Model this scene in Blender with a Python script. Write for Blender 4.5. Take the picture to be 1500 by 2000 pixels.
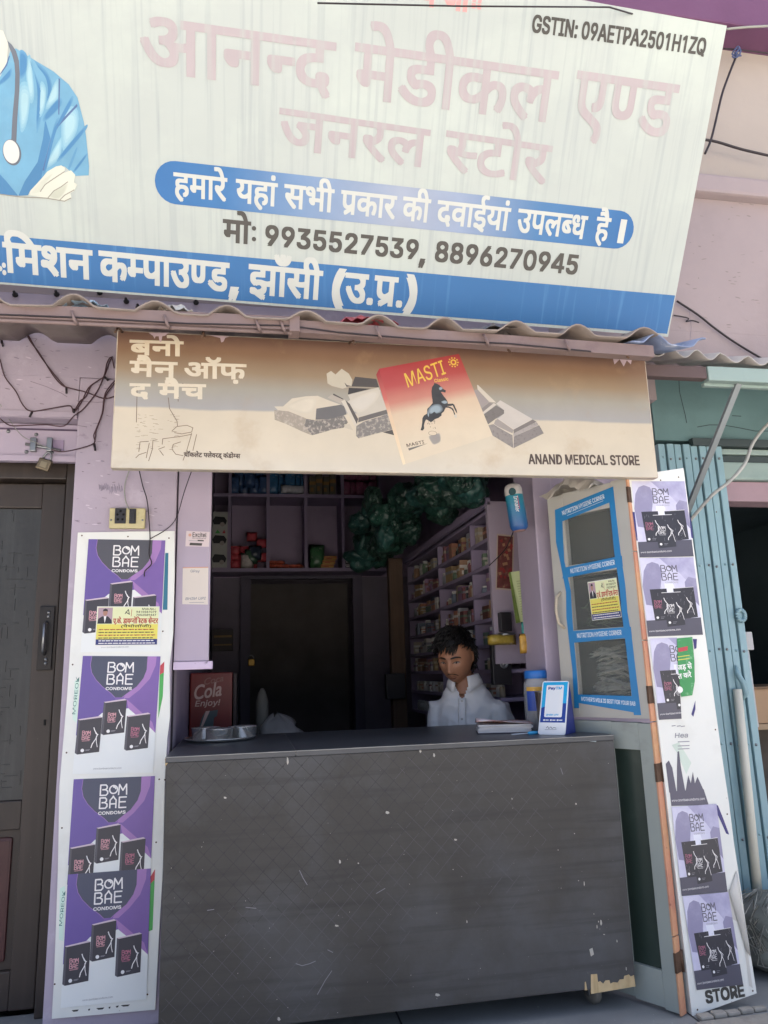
import bpy, bmesh, math, random, os
from math import sin, cos, pi
from mathutils import Vector, Matrix, noise, Euler
from mathutils.geometry import tessellate_polygon
R = math.radians
random.seed(7)
sc = bpy.context.scene
for _o in list(bpy.data.objects):
    bpy.data.objects.remove(_o)
# ---------------------------------------------------------------- camera
TH, RO, YA, FPX = R(12.06), R(-1.765), R(10.64), 1450.0
CAM = Vector((0, -2.85, 1.32))
FW = Vector((sin(YA)*cos(TH), cos(YA)*cos(TH), sin(TH)))
_r = Vector((cos(YA), -sin(YA), 0)); _u = _r.cross(FW)
RT = cos(RO)*_r + sin(RO)*_u
UP = -sin(RO)*_r + cos(RO)*_u
cd = bpy.data.cameras.new('camera'); cam = bpy.data.objects.new('camera', cd)
sc.collection.objects.link(cam); sc.camera = cam
mw = Matrix((RT, UP, -FW)).transposed().to_4x4(); mw.translation = CAM
cam.matrix_world = mw
cd.sensor_fit = 'VERTICAL'; cd.sensor_height = 36; cd.lens = FPX/2000*36
cd.clip_start = .05; cd.clip_end = 3000
# ---------------------------------------------------------------- light
SUN_EL, SUN_AZ = 60, 12        # the sun stands behind the building: the facade is in open shade
world = bpy.data.worlds.new('World'); sc.world = world; world.use_nodes = True
wn = world.node_tree.nodes; wl = world.node_tree.links
sky = wn.new('ShaderNodeTexSky'); sky.sky_type = 'NISHITA'; sky.sun_disc = False
sky.sun_elevation = R(SUN_EL); sky.sun_rotation = R(SUN_AZ)
sky.air_density = .7; sky.dust_density = 8.0; sky.ozone_density = 0
wl.new(sky.outputs[0], wn['Background'].inputs[0]); wn['Background'].inputs[1].default_value = .15
sd = bpy.data.lights.new('sun', 'SUN'); sun = bpy.data.objects.new('sun', sd)
sc.collection.objects.link(sun); sd.energy = 4.5; sd.angle = R(.5); sd.color = (1, .965, .93)
_sv = Vector((sin(R(SUN_AZ))*cos(R(SUN_EL)), cos(R(SUN_AZ))*cos(R(SUN_EL)), sin(R(SUN_EL))))
sun.rotation_euler = _sv.to_track_quat('Z', 'Y').to_euler()
sc.view_settings.view_transform = 'Standard'; sc.view_settings.look = 'None'
sc.view_settings.exposure = 2.0; sc.view_settings.gamma = 1
sc.cycles.max_bounces = 10; sc.cycles.diffuse_bounces = 8
sc.cycles.use_denoising = True
# ---------------------------------------------------------------- helpers
def ray(x, y):
    return FW*FPX + RT*(x-750) - UP*(y-1000)
def at(x, y, Y=0.0):
    """the point of the vertical plane Y that the photograph shows at pixel x, y"""
    d = ray(x, y); return CAM + d*((Y-CAM.y)/d.y)
def atz(x, y, z=.2):
    d = ray(x, y); return CAM + d*((z-CAM.z)/d.z)

def lin(c):
    return c/12.92 if c <= .04045 else ((c+.055)/1.055)**2.4
def rgb(h, k=1.0):
    h = h.lstrip('#')
    return tuple(min(1, lin(int(h[i:i+2], 16)/255)*k) for i in (0, 2, 4)) + (1,)

MATS = {}
def M(name, col, rough=.6, var=.12, vs=5, bump=0, bs=40, metal=0, stain=None, streak=None, spots=None, spec=.4, alpha=1, trans=0):
    """procedural paint: mottled base colour, optional stains / vertical streaks / chips, fine bump"""
    if name in MATS: return MATS[name]
    if isinstance(col, str): col = rgb(col)
    m = bpy.data.materials.new(name); m.use_nodes = True
    nt = m.node_tree; n = nt.nodes; l = nt.links; b = n['Principled BSDF']
    b.inputs['Roughness'].default_value = rough; b.inputs['Metallic'].default_value = metal
    b.inputs['Specular IOR Level'].default_value = spec
    if trans: b.inputs['Transmission Weight'].default_value = trans
    if alpha < 1: b.inputs['Alpha'].default_value = alpha
    tc = n.new('ShaderNodeTexCoord')
    def nz(scale, det=4, sv=None, rough_=.55):
        t = n.new('ShaderNodeTexNoise'); t.inputs['Scale'].default_value = scale
        t.inputs['Detail'].default_value = det; t.inputs['Roughness'].default_value = rough_
        if sv:
            mp = n.new('ShaderNodeMapping'); mp.inputs['Scale'].default_value = sv
            l.new(tc.outputs['Object'], mp.inputs[0]); l.new(mp.outputs[0], t.inputs['Vector'])
        else:
            l.new(tc.outputs['Object'], t.inputs['Vector'])
        return t.outputs['Fac']
    def ramp(src, a, b_):
        r = n.new('ShaderNodeMapRange'); r.inputs[1].default_value = a; r.inputs[2].default_value = b_
        l.new(src, r.inputs[0]); return r.outputs[0]
    def mix(fac, A, B):
        x = n.new('ShaderNodeMix'); x.data_type = 'RGBA'
        l.new(fac, x.inputs[0])
        if isinstance(A, tuple): x.inputs[6].default_value = A
        else: l.new(A, x.inputs[6])
        if isinstance(B, tuple): x.inputs[7].default_value = B
        else: l.new(B, x.inputs[7])
        return x.outputs[2]
    lo = tuple(c*(1-var) for c in col[:3])+(1,); hi = tuple(min(1, c*(1+var)) for c in col[:3])+(1,)
    out = mix(ramp(nz(vs, 6), .3, .7), lo, hi)
    if stain:     # (colour, scale, lo, hi, strength)
        f = ramp(nz(stain[1], 7, None, .65), stain[2], stain[3])
        k = n.new('ShaderNodeMath'); k.operation = 'MULTIPLY'; k.inputs[1].default_value = stain[4]; k.use_clamp = True
        l.new(f, k.inputs[0]); out = mix(k.outputs[0], out, rgb(stain[0]))
    if streak:    # (colour, sx, sz, lo, hi, strength)
        f = ramp(nz(1, 5, streak[1] if isinstance(streak[1], tuple) else (streak[1], streak[1], streak[2])), streak[3], streak[4])
        k = n.new('ShaderNodeMath'); k.operation = 'MULTIPLY'; k.inputs[1].default_value = streak[5]; k.use_clamp = True
        l.new(f, k.inputs[0]); out = mix(k.outputs[0], out, rgb(streak[0]))
    if spots:     # (colour, scale, lo, hi)
        f = ramp(nz(spots[1], 3, None, .5), spots[2], spots[3]); out = mix(f, out, rgb(spots[0]))
    l.new(out, b.inputs['Base Color'])
    if bump:
        bp = n.new('ShaderNodeBump'); bp.inputs['Strength'].default_value = bump; bp.inputs['Distance'].default_value = .004
        l.new(nz(bs, 6), bp.inputs['Height']); l.new(bp.outputs[0], b.inputs['Normal'])
    MATS[name] = m
    return m

def Mgrad(name, d, a, b, stops, rough=.5, var=.06, vs=8, stain=None):
    """printed colour blend: stops along direction d (object coordinates) from a to b"""
    m = M(name, (.5, .5, .5, 1), rough, var, vs)
    n = m.node_tree.nodes; l = m.node_tree.links; bs = n['Principled BSDF']
    tc = n.new('ShaderNodeTexCoord'); dt = n.new('ShaderNodeVectorMath'); dt.operation = 'DOT_PRODUCT'
    dt.inputs[1].default_value = d; l.new(tc.outputs['Object'], dt.inputs[0])
    mr = n.new('ShaderNodeMapRange'); mr.inputs[1].default_value = a; mr.inputs[2].default_value = b
    nz = n.new('ShaderNodeTexNoise'); nz.inputs['Scale'].default_value = 4; nz.inputs['Detail'].default_value = 5
    l.new(tc.outputs['Object'], nz.inputs['Vector'])
    ad = n.new('ShaderNodeMath'); ad.operation = 'MULTIPLY_ADD'; ad.inputs[1].default_value = .05*(b-a); l.new(nz.outputs['Fac'], ad.inputs[0])
    l.new(dt.outputs['Value'], ad.inputs[2]); l.new(ad.outputs[0], mr.inputs[0])
    cr = n.new('ShaderNodeValToRGB'); e = cr.color_ramp.elements
    for i, (p, c) in enumerate(stops):
        q = e[i] if i < 2 else e.new(p)
        q.position = p; q.color = rgb(c)
    l.new(mr.outputs[0], cr.inputs[0])
    old = bs.inputs['Base Color'].links[0].from_socket     # keep the mottling, multiplied in
    mx = n.new('ShaderNodeMix'); mx.data_type = 'RGBA'; mx.blend_type = 'MULTIPLY'; mx.inputs[0].default_value = 1
    sc_ = n.new('ShaderNodeMix'); sc_.data_type = 'RGBA'; sc_.blend_type = 'MULTIPLY'; sc_.inputs[0].default_value = 1; sc_.clamp_result = False
    sc_.inputs[7].default_value = (2, 2, 2, 1); l.new(old, sc_.inputs[6])
    l.new(cr.outputs[0], mx.inputs[6]); l.new(sc_.outputs[2], mx.inputs[7])
    out = mx.outputs[2]
    if stain:
        t = n.new('ShaderNodeTexNoise'); t.inputs['Scale'].default_value = stain[1]; t.inputs['Detail'].default_value = 7; t.inputs['Roughness'].default_value = .65
        l.new(tc.outputs['Object'], t.inputs['Vector'])
        r = n.new('ShaderNodeMapRange'); r.inputs[1].default_value = stain[2]; r.inputs[2].default_value = stain[3]; r.inputs[4].default_value = stain[4]
        l.new(t.outputs['Fac'], r.inputs[0])
        x = n.new('ShaderNodeMix'); x.data_type = 'RGBA'; l.new(r.outputs[0], x.inputs[0]); l.new(out, x.inputs[6]); x.inputs[7].default_value = rgb(stain[0]); out = x.outputs[2]
    l.new(out, bs.inputs['Base Color'])
    return m

LINKS = sc.collection.objects
def tag(o, label=None, cat=None, group=None, kind=None):
    if label: o['label'] = label
    if cat: o['category'] = cat
    if group: o['group'] = group
    if kind: o['kind'] = kind
    return o
def thing(name, label, cat, loc=(0, 0, 0), group=None):
    o = bpy.data.objects.new(name, None); LINKS.link(o); o.location = loc
    o.empty_display_size = .05
    return tag(o, label, cat, group)

class MB:
    """collects shapes in world coordinates and links them as ONE mesh object"""
    def __init__(s): s.bm = bmesh.new(); s.mats = []
    def mi(s, m):
        if m not in s.mats: s.mats.append(m)
        return s.mats.index(m)
    def face(s, pts, m, smooth=False):
        vs = [s.bm.verts.new(p) for p in pts]
        try: f = s.bm.faces.new(vs)
        except ValueError: return None
        f.material_index = s.mi(m); f.smooth = smooth
        return f
    def box(s, x0, x1, y0, y1, z0, z1, m, bev=0, mtx=None):
        r = bmesh.ops.create_cube(s.bm, size=1)
        vs = r['verts']
        c = Vector(((x0+x1)/2, (y0+y1)/2, (z0+z1)/2)); d = (abs(x1-x0), abs(y1-y0), abs(z1-z0))
        for v in vs: v.co = Vector((v.co.x*d[0], v.co.y*d[1], v.co.z*d[2])) + c
        fs = list({f for v in vs for f in v.link_faces})
        if bev:
            es = list({e for v in vs for e in v.link_edges})
            q = bmesh.ops.bevel(s.bm, geom=es, offset=min(bev, min(d)*.45), segments=2, affect='EDGES', profile=.6)
            fs = list({f for v in (q['verts']) for f in v.link_faces} | {f for f in fs if f.is_valid})
            vs = list({v for f in fs for v in f.verts})
        for f in fs: f.material_index = s.mi(m)
        if mtx is not None:
            for v in vs: v.co = mtx @ v.co
        return vs
    def tube(s, path, r, m, seg=8, caps=True, smooth=True):
        path = [Vector(p) for p in path]
        rr = r if isinstance(r, (list, tuple)) else [r]*len(path)
        rings = []; up = None
        for i, p in enumerate(path):
            t = (path[min(i+1, len(path)-1)]-path[max(i-1, 0)])
            t = t.normalized() if t.length > 1e-9 else Vector((0, 0, 1))
            if up is None:
                up = t.orthogonal().normalized()
            a = (up - t*up.dot(t))
            a = a.normalized() if a.length > 1e-6 else t.orthogonal().normalized()
            up = a; b = t.cross(a)
            rings.append([s.bm.verts.new(p + (a*cos(2*pi*k/seg)+b*sin(2*pi*k/seg))*rr[i]) for k in range(seg)])
        mi = s.mi(m)
        for A, B in zip(rings, rings[1:]):
            for k in range(seg):
                f = s.bm.faces.new((A[k], A[(k+1) % seg], B[(k+1) % seg], B[k])); f.material_index = mi; f.smooth = smooth
        if caps:
            for q in (rings[0][::-1], rings[-1]):
                f = s.bm.faces.new(q); f.material_index = mi
    def lathe(s, prof, c, m, seg=24, axis=None, smooth=True):
        """prof: (r, h) pairs going up the axis from c"""
        c = Vector(c); ax = Vector(axis or (0, 0, 1)).normalized(); a = ax.orthogonal().normalized(); b = ax.cross(a)
        ms = m if isinstance(m, list) else [m]*(len(prof)-1)
        rings = [[s.bm.verts.new(c+ax*h+(a*cos(2*pi*k/seg)+b*sin(2*pi*k/seg))*max(r, 1e-4)) for k in range(seg)] for r, h in prof]
        for i, (A, B) in enumerate(zip(rings, rings[1:])):
            mi = s.mi(ms[i])
            for k in range(seg):
                f = s.bm.faces.new((A[k], A[(k+1) % seg], B[(k+1) % seg], B[k])); f.material_index = mi; f.smooth = smooth
    def sheet(s, grid, m, thick=0, smooth=True):
        """grid of points -> surface, with an offset back skin if thick"""
        mi = s.mi(m)
        V = [[s.bm.verts.new(p) for p in row] for row in grid]
        fs = []
        for i in range(len(V)-1):
            for j in range(len(V[0])-1):
                f = s.bm.faces.new((V[i][j], V[i][j+1], V[i+1][j+1], V[i+1][j])); f.material_index = mi; f.smooth = smooth; fs.append(f)
        if thick:
            s.bm.normal_update()
            bmesh.ops.solidify(s.bm, geom=fs, thickness=thick)
    def done(s, name, parent=None, loc=None, weld=False):
        if weld: bmesh.ops.remove_doubles(s.bm, verts=s.bm.verts, dist=1e-5)
        off = Vector(parent.matrix_world.translation) if parent else Vector((0, 0, 0))
        if parent:
            off = Vector((0, 0, 0)); q = parent
            while q: off += Vector(q.location); q = q.parent
        elif loc is not None: off = Vector(loc)
        for v in s.bm.verts: v.co -= off
        bmesh.ops.recalc_face_normals(s.bm, faces=s.bm.faces)
        me = bpy.data.meshes.new(name); s.bm.to_mesh(me); s.bm.free()
        for m in s.mats: me.materials.append(m)
        o = bpy.data.objects.new(name, me); LINKS.link(o)
        if parent: o.parent = parent
        elif loc is not None: o.location = loc
        return o

def merge(dst, src, off):
    """puts a surface print into the mesh of the part it is on"""
    n0 = len(dst.data.materials)
    for m in src.data.materials: dst.data.materials.append(m)
    for p in src.data.polygons: p.material_index += n0
    src.data.transform(Matrix.Translation(off))
    bm = bmesh.new(); bm.from_mesh(dst.data); bm.from_mesh(src.data); bm.to_mesh(dst.data); bm.free()
    bpy.data.objects.remove(src)
def copy_tree(o, parent=None):
    c = o.copy(); LINKS.link(c)
    if parent: c.parent = parent
    for ch in [q for q in bpy.data.objects if q.parent == o]: copy_tree(ch, c)
    return c

# ---------------------------------------------------------------- lettering
_fd = os.path.join(bpy.utils.system_resource('DATAFILES'), 'fonts')
def _font(n):
    try: return bpy.data.fonts.load(os.path.join(_fd, n))
    except Exception: return None
SANS = _font('Inter.woff2')
_tc = {}
def _raw(s, font=None):
    k = (s, font.name if font else '')
    if k in _tc: return _tc[k]
    c = bpy.data.curves.new('t', 'FONT'); c.body = s; c.size = 1; c.resolution_u = 4
    if font: c.font = font
    o = bpy.data.objects.new('t', c); LINKS.link(o)
    me = bpy.data.meshes.new_from_object(o.evaluated_get(bpy.context.evaluated_depsgraph_get()))
    P = [[(me.vertices[i].co.x, me.vertices[i].co.y) for i in p.vertices] for p in me.polygons]
    bpy.data.objects.remove(o); bpy.data.curves.remove(c); bpy.data.meshes.remove(me)
    _tc[k] = P
    return P
def _mx(P): return max(x for p in P for x, y in p)
def _mn(P): return min(x for p in P for x, y in p)
def adv(s, font=None):
    return _mx(_raw(s+'|', font)) - _mx(_raw('|', font))
def clip(poly, a, b, c):
    """keep a*x + b*y <= c"""
    out = []
    for i, p in enumerate(poly):
        q = poly[(i+1) % len(poly)]
        dp = a*p[0]+b*p[1]-c; dq = a*q[0]+b*q[1]-c
        if dp <= 0: out.append(p)
        if (dp < 0 < dq) or (dq < 0 < dp):
            t = dp/(dp-dq); out.append((p[0]+(q[0]-p[0])*t, p[1]+(q[1]-p[1])*t))
    return out
def stemcut(ch):
    """x where the right stem of a letter starts (to make its half form)"""
    P = _raw(ch); best = None
    xs = sorted({x for p in P for x, y in p if y < .12})
    return max(xs)-.098 if xs else _mx(P)*.7
OWN = {'Z': [[(.04, .455), (.40, .455), (.40, .51), (.04, .51)], [(.035, .05), (.105, .05), (.40, .46), (.325, .46)], [(.035, 0), (.41, 0), (.41, .055), (.035, .055)]],
       '4': [[(.28, 0), (.34, 0), (.34, .51), (.28, .51)], [(.03, .11), (.41, .11), (.41, .165), (.03, .165)], [(.03, .165), (.03, .14), (.095, .155), (.305, .46), (.305, .51), (.262, .51)]],
       '1': [[(.21, 0), (.28, 0), (.28, .51), (.215, .51)], [(.09, .43), (.09, .365), (.22, .445), (.22, .51)]]}
def layout(toks, font=None):
    """toks: a string, or a list of strings and ('half', letter) / ('ra', letter) pairs"""
    if isinstance(toks, str): toks = [toks]
    out = []; x = 0
    if font is not None: toks = [c for t in toks for c in t]
    for t in toks:
        if isinstance(t, str) and font is not None and t in OWN:      # letters whose outlines overlap in the font: drawn from plain strokes
            out += [[(px+x, py) for px, py in p] for p in OWN[t]]; x += adv(t, font)
        elif isinstance(t, str):
            out += [[(px+x, py) for px, py in p] for p in (_raw(t, font) if t.strip() else [])]; x += adv(t, font)
        elif t[0] == 'half':
            c = stemcut(t[1])
            for p in _raw(t[1]):
                q = clip(p, 1, 0, c)
                if len(q) > 2: out.append([(px+x, py) for px, py in q])
            x += c
        elif t[0] == 'ra':
            c = stemcut(t[1]); out += [[(px+x, py) for px, py in p] for p in _raw(t[1])]
            out.append([(x+c+.02, .20), (x+c+.02, .12), (x+c-.22, -.02), (x+c-.25, .05)]); x += adv(t[1])
    return out, x

class Decal:
    """flat print on a real surface: an origin, two axes, and thin layers of coloured shapes joined in one mesh"""
    def __init__(s, O, ex, ey, n=None, base=.0006, step=.0001):
        s.O = Vector(O); s.ex = Vector(ex).normalized(); s.ey = Vector(ey).normalized()
        s.n = Vector(n) if n is not None else s.ex.cross(s.ey)
        s.n.normalize(); s.base = base; s.step = step; s.mb = MB(); s.T = None; s.clips = []; s.cnt = 0
    def px(s, x, y):
        d = ray(x, y); t = (s.O-CAM).dot(s.n)/d.dot(s.n); p = CAM+d*t-s.O
        return (p.dot(s.ex), p.dot(s.ey))
    def w(s, u, v, layer=0): return s.O + s.ex*u + s.ey*v + s.n*(s.base+layer*s.step)
    def poly(s, pts, m, layer=0, T=None):
        T = T or s.T
        if T: pts = [T(*p) for p in pts]
        for c in s.clips:
            pts = clip(pts, *c)
            if len(pts) < 3: return
        s.cnt += 1
        P = [s.w(u, v, layer)+s.n*((s.cnt % 40)*2e-6) for u, v in pts]
        if len(P) == 3: s.mb.face(P, m); return
        vs = [s.mb.bm.verts.new(p) for p in P]; mi = s.mb.mi(m)
        for t in tessellate_polygon([[Vector((u, v, 0)) for u, v in pts]]):
            try: f = s.mb.bm.faces.new([vs[i] for i in t]); f.material_index = mi
            except ValueError: pass
    def rect(s, u0, v0, u1, v1, m, layer=0): s.poly([(u0, v0), (u1, v0), (u1, v1), (u0, v1)], m, layer)
    def pxpoly(s, pts, m, layer=0): s.poly([s.px(*p) for p in pts], m, layer, T=lambda u, v: (u, v))
    def stroke(s, pts, w, m, layer=0, closed=False):
        if closed: pts = list(pts)+[pts[0]]
        for (a, b) in zip(pts, pts[1:]):
            dx, dy = b[0]-a[0], b[1]-a[1]; L = math.hypot(dx, dy)
            if L < 1e-7: continue
            dx /= L; dy /= L; e = w*.45; nx, ny = -dy*w/2, dx*w/2
            a2 = (a[0]-dx*e*.6, a[1]-dy*e*.6); b2 = (b[0]+dx*e*.6, b[1]+dy*e*.6)
            s.poly([(a2[0]+nx, a2[1]+ny), (a2[0]-nx, a2[1]-ny), (b2[0]-nx, b2[1]-ny), (b2[0]+nx, b2[1]+ny)], m, layer)
    def pxstroke(s, pts, w, m, layer=0):
        T = s.T; s.T = None; s.stroke([s.px(*p) for p in pts], w, m, layer); s.T = T
    def soft(s, pts, h0, h1, layer=0, n=4, grow=.16, round_=True):
        """a printed blot (pixels) that blends from colour h0 at its rim to h1 inside"""
        P = [Vector(s.px(*p)) for p in pts]; c = sum(P, Vector((0, 0)))/len(P)
        if round_:
            Q = []; N = len(P)
            for i in range(N):
                p0, p1, p2, p3 = P[i-1], P[i], P[(i+1) % N], P[(i+2) % N]
                for k in range(4):
                    t = k/4; Q.append(.5*((2*p1)+(p2-p0)*t+(2*p0-5*p1+4*p2-p3)*t*t+(3*p1-p0-3*p2+p3)*t**3))
            P = Q
        a, b = rgb(h0), rgb(h1)
        for i in range(n):
            f = (i+1)/n; k = 1+grow*(1-2*i/max(1, n-1)) if n > 1 else 1
            col = tuple(a[j]+(b[j]-a[j])*f for j in range(3))+(1,)
            s.poly([tuple(c+(p-c)*k) for p in P], M('blend_%s_%s_%d' % (h0[1:], h1[1:], i), col, .5, .05, 12), layer+i*.2, T=lambda u, v: (u, v))
    def disc(s, u, v, r, m, layer=0, seg=20, ry=None):
        s.poly([(u+r*cos(2*pi*k/seg), v+(ry or r)*sin(2*pi*k/seg)) for k in range(seg)], m, layer)
    def text(s, toks, p0, p1, h, m, layer=2, bold=0, font='sans', shear=0, xh='H'):
        """baseline from p0 to p1 (in the decal's or the template's units), cap height h"""
        f = SANS if font == 'sans' else None
        P, wd = layout(toks, f)
        if not P: return
        a, b = _mn(P), _mx(P); L = math.hypot(p1[0]-p0[0], p1[1]-p0[1])
        cap = max(y for p in _raw('न' if font == 'deva' else 'H', f) for x, y in p)
        kx = L/(b-a); ky = h/cap
        ux, uy = (p1[0]-p0[0])/L, (p1[1]-p0[1])/L
        vx, vy = -uy, ux
        if s.T: # template v axis points down
            vx, vy = uy, -ux
        offs = [(0, 0)] if not bold else [(-bold, -bold), (bold, -bold), (-bold, bold), (bold, bold), (0, 0)]
        for i, (ox, oy) in enumerate(offs):
            for p in P:
                q = []
                for x, y in p:
                    X = (x-a+y*shear)*kx+ox; Yv = y*ky+oy
                    q.append((p0[0]+ux*X+vx*Yv, p0[1]+uy*X+vy*Yv))
                s.poly(q, m, layer+i*.15)
    def pxtext(s, toks, p0, p1, hpx, m, layer=2, bold=0, font='sans', shear=0):
        a = s.px(*p0); b = s.px(*p1); t = s.px(p0[0], p0[1]-hpx)
        T = s.T; s.T = None
        s.text(toks, a, b, math.hypot(t[0]-a[0], t[1]-a[1]), m, layer, bold, font, shear); s.T = T
    def affine(s, tl, tr, bl, h):
        """template units: u 0..1 across, v 0..h down, from three corners in decal units"""
        def T(u, v):
            return (tl[0]+(tr[0]-tl[0])*u+(bl[0]-tl[0])*v/h, tl[1]+(tr[1]-tl[1])*u+(bl[1]-tl[1])*v/h)
        return T
    def done(s, name, parent=None):
        for f in s.mb.bm.faces:
            pass
        bmesh.ops.triangulate(s.mb.bm, faces=[f for f in s.mb.bm.faces if len(f.verts) > 4])
        o = s.mb.done(name, parent, loc=None if parent else s.O)
        return o
# ================================================================ paints
WHITE = M('white_paint', '#dcdcd8', .5, .05, 8, stain=('#a9a59c', 9, .55, .8, .5))
LAV = M('lavender_wall', '#aa9fac', .8, .08, 3, .6, 22, stain=('#cfc6d2', 7, .58, .8, .55), spots=('#8e8290', 16, .70, .78))
LAVP = M('lavender_smooth', '#ab9fae', .55, .05, 3, .1, 40, stain=('#8a7c90', 5, .6, .9, .5))
BEIGE = M('upper_wall_wash', '#9d9090', .85, .08, 1.5, .6, 16, stain=('#857a7a', 2.2, .5, .8, .6), spots=('#7a716f', 14, .72, .8))
CREAMW = M('pale_wall_wash', '#a69c93', .85, .07, 1.3, .5, 16, stain=('#948c86', 3, .6, .85, .4), spots=('#8b837c', 18, .72, .78))
PURP = M('purple_slab_paint', '#66415f', .6, .15, 4, .2, 30, stain=('#5b4258', 4, .5, .8, .6))
PLAST = M('white_plaster', '#d5cfd8', .8, .08, 12, .8, 25)
STONE = M('grey_floor_stone', '#858786', .5, .14, 4, .25, 50, stain=('#93958f', 5, .5, .8, .6), spots=('#c0c0ba', 60, .70, .76))
ROADM = M('dusty_road', '#a3a09a', .9, .12, 1.2, .4, 30, stain=('#8b857c', 2, .5, .8, .5))
TEAL = M('teal_wall', '#5f7c7d', .6, .08, 2, .2, 30, stain=('#4d6465', 3, .5, .8, .6), spots=('#3e5051', 22, .73, .8))
TEALB = M('teal_beam', '#8b9d97', .55, .06, 3, .1, 40, stain=('#6f857f', 6, .55, .8, .6))
SHUT = M('blue_shutter_paint', '#8aa9b0', .4, .05, 3, .05, 60, stain=('#5e7f8a', 6, .6, .85, .4))
DARKG = M('shutter_gap_shade', '#27383d', .7, .1)
BLACKISH = M('dark_room_wall', '#7a747f', .9, .15, 3)
WOODD = M('dark_brown_door', '#38302b', .45, .18, 3, .15, 40, streak=('#4a3f3a', 30, 1.5, .5, .8, .5), spots=('#77706a', 50, .74, .8))
MAROON = M('maroon_door_panel', '#4a2c2b', .45, .12, 3, .1, 40, stain=('#382220', 5, .5, .8, .5))
STEEL = M('dull_steel', '#8d8f90', .35, .1, 20, metal=.9)
RUST = M('rusty_steel', '#5b4638', .6, .25, 25, .2, 60, metal=.5)
CABLE = M('dark_cable', '#2a2327', .5, .1)
CABLEG = M('grey_cable', '#8f9088', .5, .1)
PINKB = M('pink_beam_paint', '#7b6a67', .6, .08, 5, .1, 40, stain=('#5f4a4e', 7, .55, .75, .7))
# ================================================================ ground
g = MB(); g.face([(-400, -400, 0), (400, -400, 0), (400, 400, 0), (-400, 400, 0)], ROADM)
tag(g.done('road'), kind='structure')
g = MB()
g.box(-4, 6, -.95, .2, .004, .2, STONE, .01)
g.box(-4, 6, -1.3, -.955, .004, .1, STONE, .01)
for xx in (-1.35, -.45, .5, 1.42, 2.3):      # stone joints, cut as real grooves filled darker
    g.box(xx, xx+.006, -.945, .1, .2005, .2012, M('joint', '#3b3c3e', .9))
tag(g.done('pavement'), kind='structure')
# ================================================================ the shop's building
b = thing('shop_building', 'lavender painted building with a dark door, an open shop room and purple roof slab', 'building', (0, .1, .2))
m = MB()
m.box(-.64, -.267, 0, .22, .2, 2.46, LAV, .006)                   # left pillar
m.box(1.17, 1.255, 0, .22, .2, 2.46, LAVP, .006)                    # right jamb
m.box(1.262, 1.785, .1, .22, .2, 2.46, LAVP)
m.box(-3.5, -1.66, 0, .22, .2, 2.46, LAV)
m.box(-3.5, 1.30, 0, .22, 2.461, 2.80, LAV)
m.box(-3.5, -.641, 0, .22, 2.292, 2.4605, LAV)
m.box(-3.5, -.642, -.008, -.0005, 2.294, 2.318, LAV, .003)
front_wall = m.done('front_wall', b)
m = MB(); m.box(-3.5, 5, 0, .22, 2.801, 3.499, BEIGE); m.box(1.301, 1.785, 0, .22, 2.461, 2.8005, BEIGE); m.box(1.7855, 5, 0, .22, 2.615, 2.8005, BEIGE); m.done('upper_wall', b)
m = MB(); m.box(-3.5, 5, -.055, .22, 3.5, 3.6, BEIGE, .015); m.done('string_course', b)
m = MB(); m.box(-3.5, 5, 0, .22, 3.601, 4.38, CREAMW); m.done('balcony_wall', b)
m = MB(); m.box(-3.5, 5, -.15, 4.4, 4.381, 4.67, PURP, .01)
for k in range(60):     # lumpy edge of plaster over the slab
    x = -2.5+k*.125+random.uniform(-.03, .03)
    m.box(x, x+.14, -.153-random.uniform(0, .004), -.1, 4.62+random.uniform(-.02, .025), 4.69, PLAST, .01)
m.done('roof_slab', b)
m = MB(); m.box(-3.5, 5, -.148, 0.1, 4.692, 5.0, PLAST, .01); m.done('parapet', b)
# lavender lintel panel over the dark door
m = MB()
m.box(-1.66, -.645, .06, .08, 2.15, 2.288, LAVP, .003)
m.box(-1.66, -.645, .045, .075, 2.135, 2.16, LAVP, .004)
m.box(-1.66, -.645, .056, .0595, 2.262, 2.268, M('seam', '#55485a', .8))
for x, z in ((-.95, 2.25), (-.80, 2.245), (-.74, 2.175), (-.83, 2.175), (-.9, 2.255)):
    m.lathe([(.008, 0), (.006, .004), (0, .006)], (x, .06, z), STEEL, 10, (0, -1, 0))
m.done('lintel_panel', b)
# dark wooden door
d = MB()
d.box(-.70, -.645, .14, .24, .2, 2.17, WOODD, .006); d.box(-1.66, -1.60, .14, .24, .2, 2.17, WOODD, .006)
d.box(-1.6, -.70, .14, .24, 2.09, 2.17, WOODD, .006)
df = d.done('door_frame', b)
d = MB()
X0, X1 = -1.6, -.712
d.box(X1-.085, X1, .19, .23, .215, 2.085, WOODD, .005); d.box(X0, X0+.085, .19, .23, .215, 2.085, WOODD, .005)
d.box(X0+.085, X1-.085, .191, .23, 1.985, 2.084, WOODD, .005)
d.box(X0+.085, X1-.085, .191, .23, .80, .90, WOODD, .005)
d.box(X0+.085, X1-.085, .191, .23, .216, .34, WOODD, .005)
door = d.done('door', b)
d = MB()
PANEL = M('embossed_door_panel', '#323333', .42, .15, 4, .2, 40, streak=('#4c4e4e', 40, 2, .5, .8, .5))
d.box(X0+.086, X1-.086, .205, .225, .901, 1.984, PANEL)
rr = random.Random(3)
for k in range(230):                # embossed bark-like grooves
    x = X1-.1-rr.random()*.42; z = rr.uniform(.92, 1.97)
    if k % 2: d.box(x, x+.0035, .2025, .206, z, min(z+rr.uniform(.02, .05), 1.98), PANEL, .001)
    else: d.box(max(x-rr.uniform(.02, .06), X0+.09), x, .2025, .206, z, z+.003, PANEL, .001)
d.done('embossed_panel', door)
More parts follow.
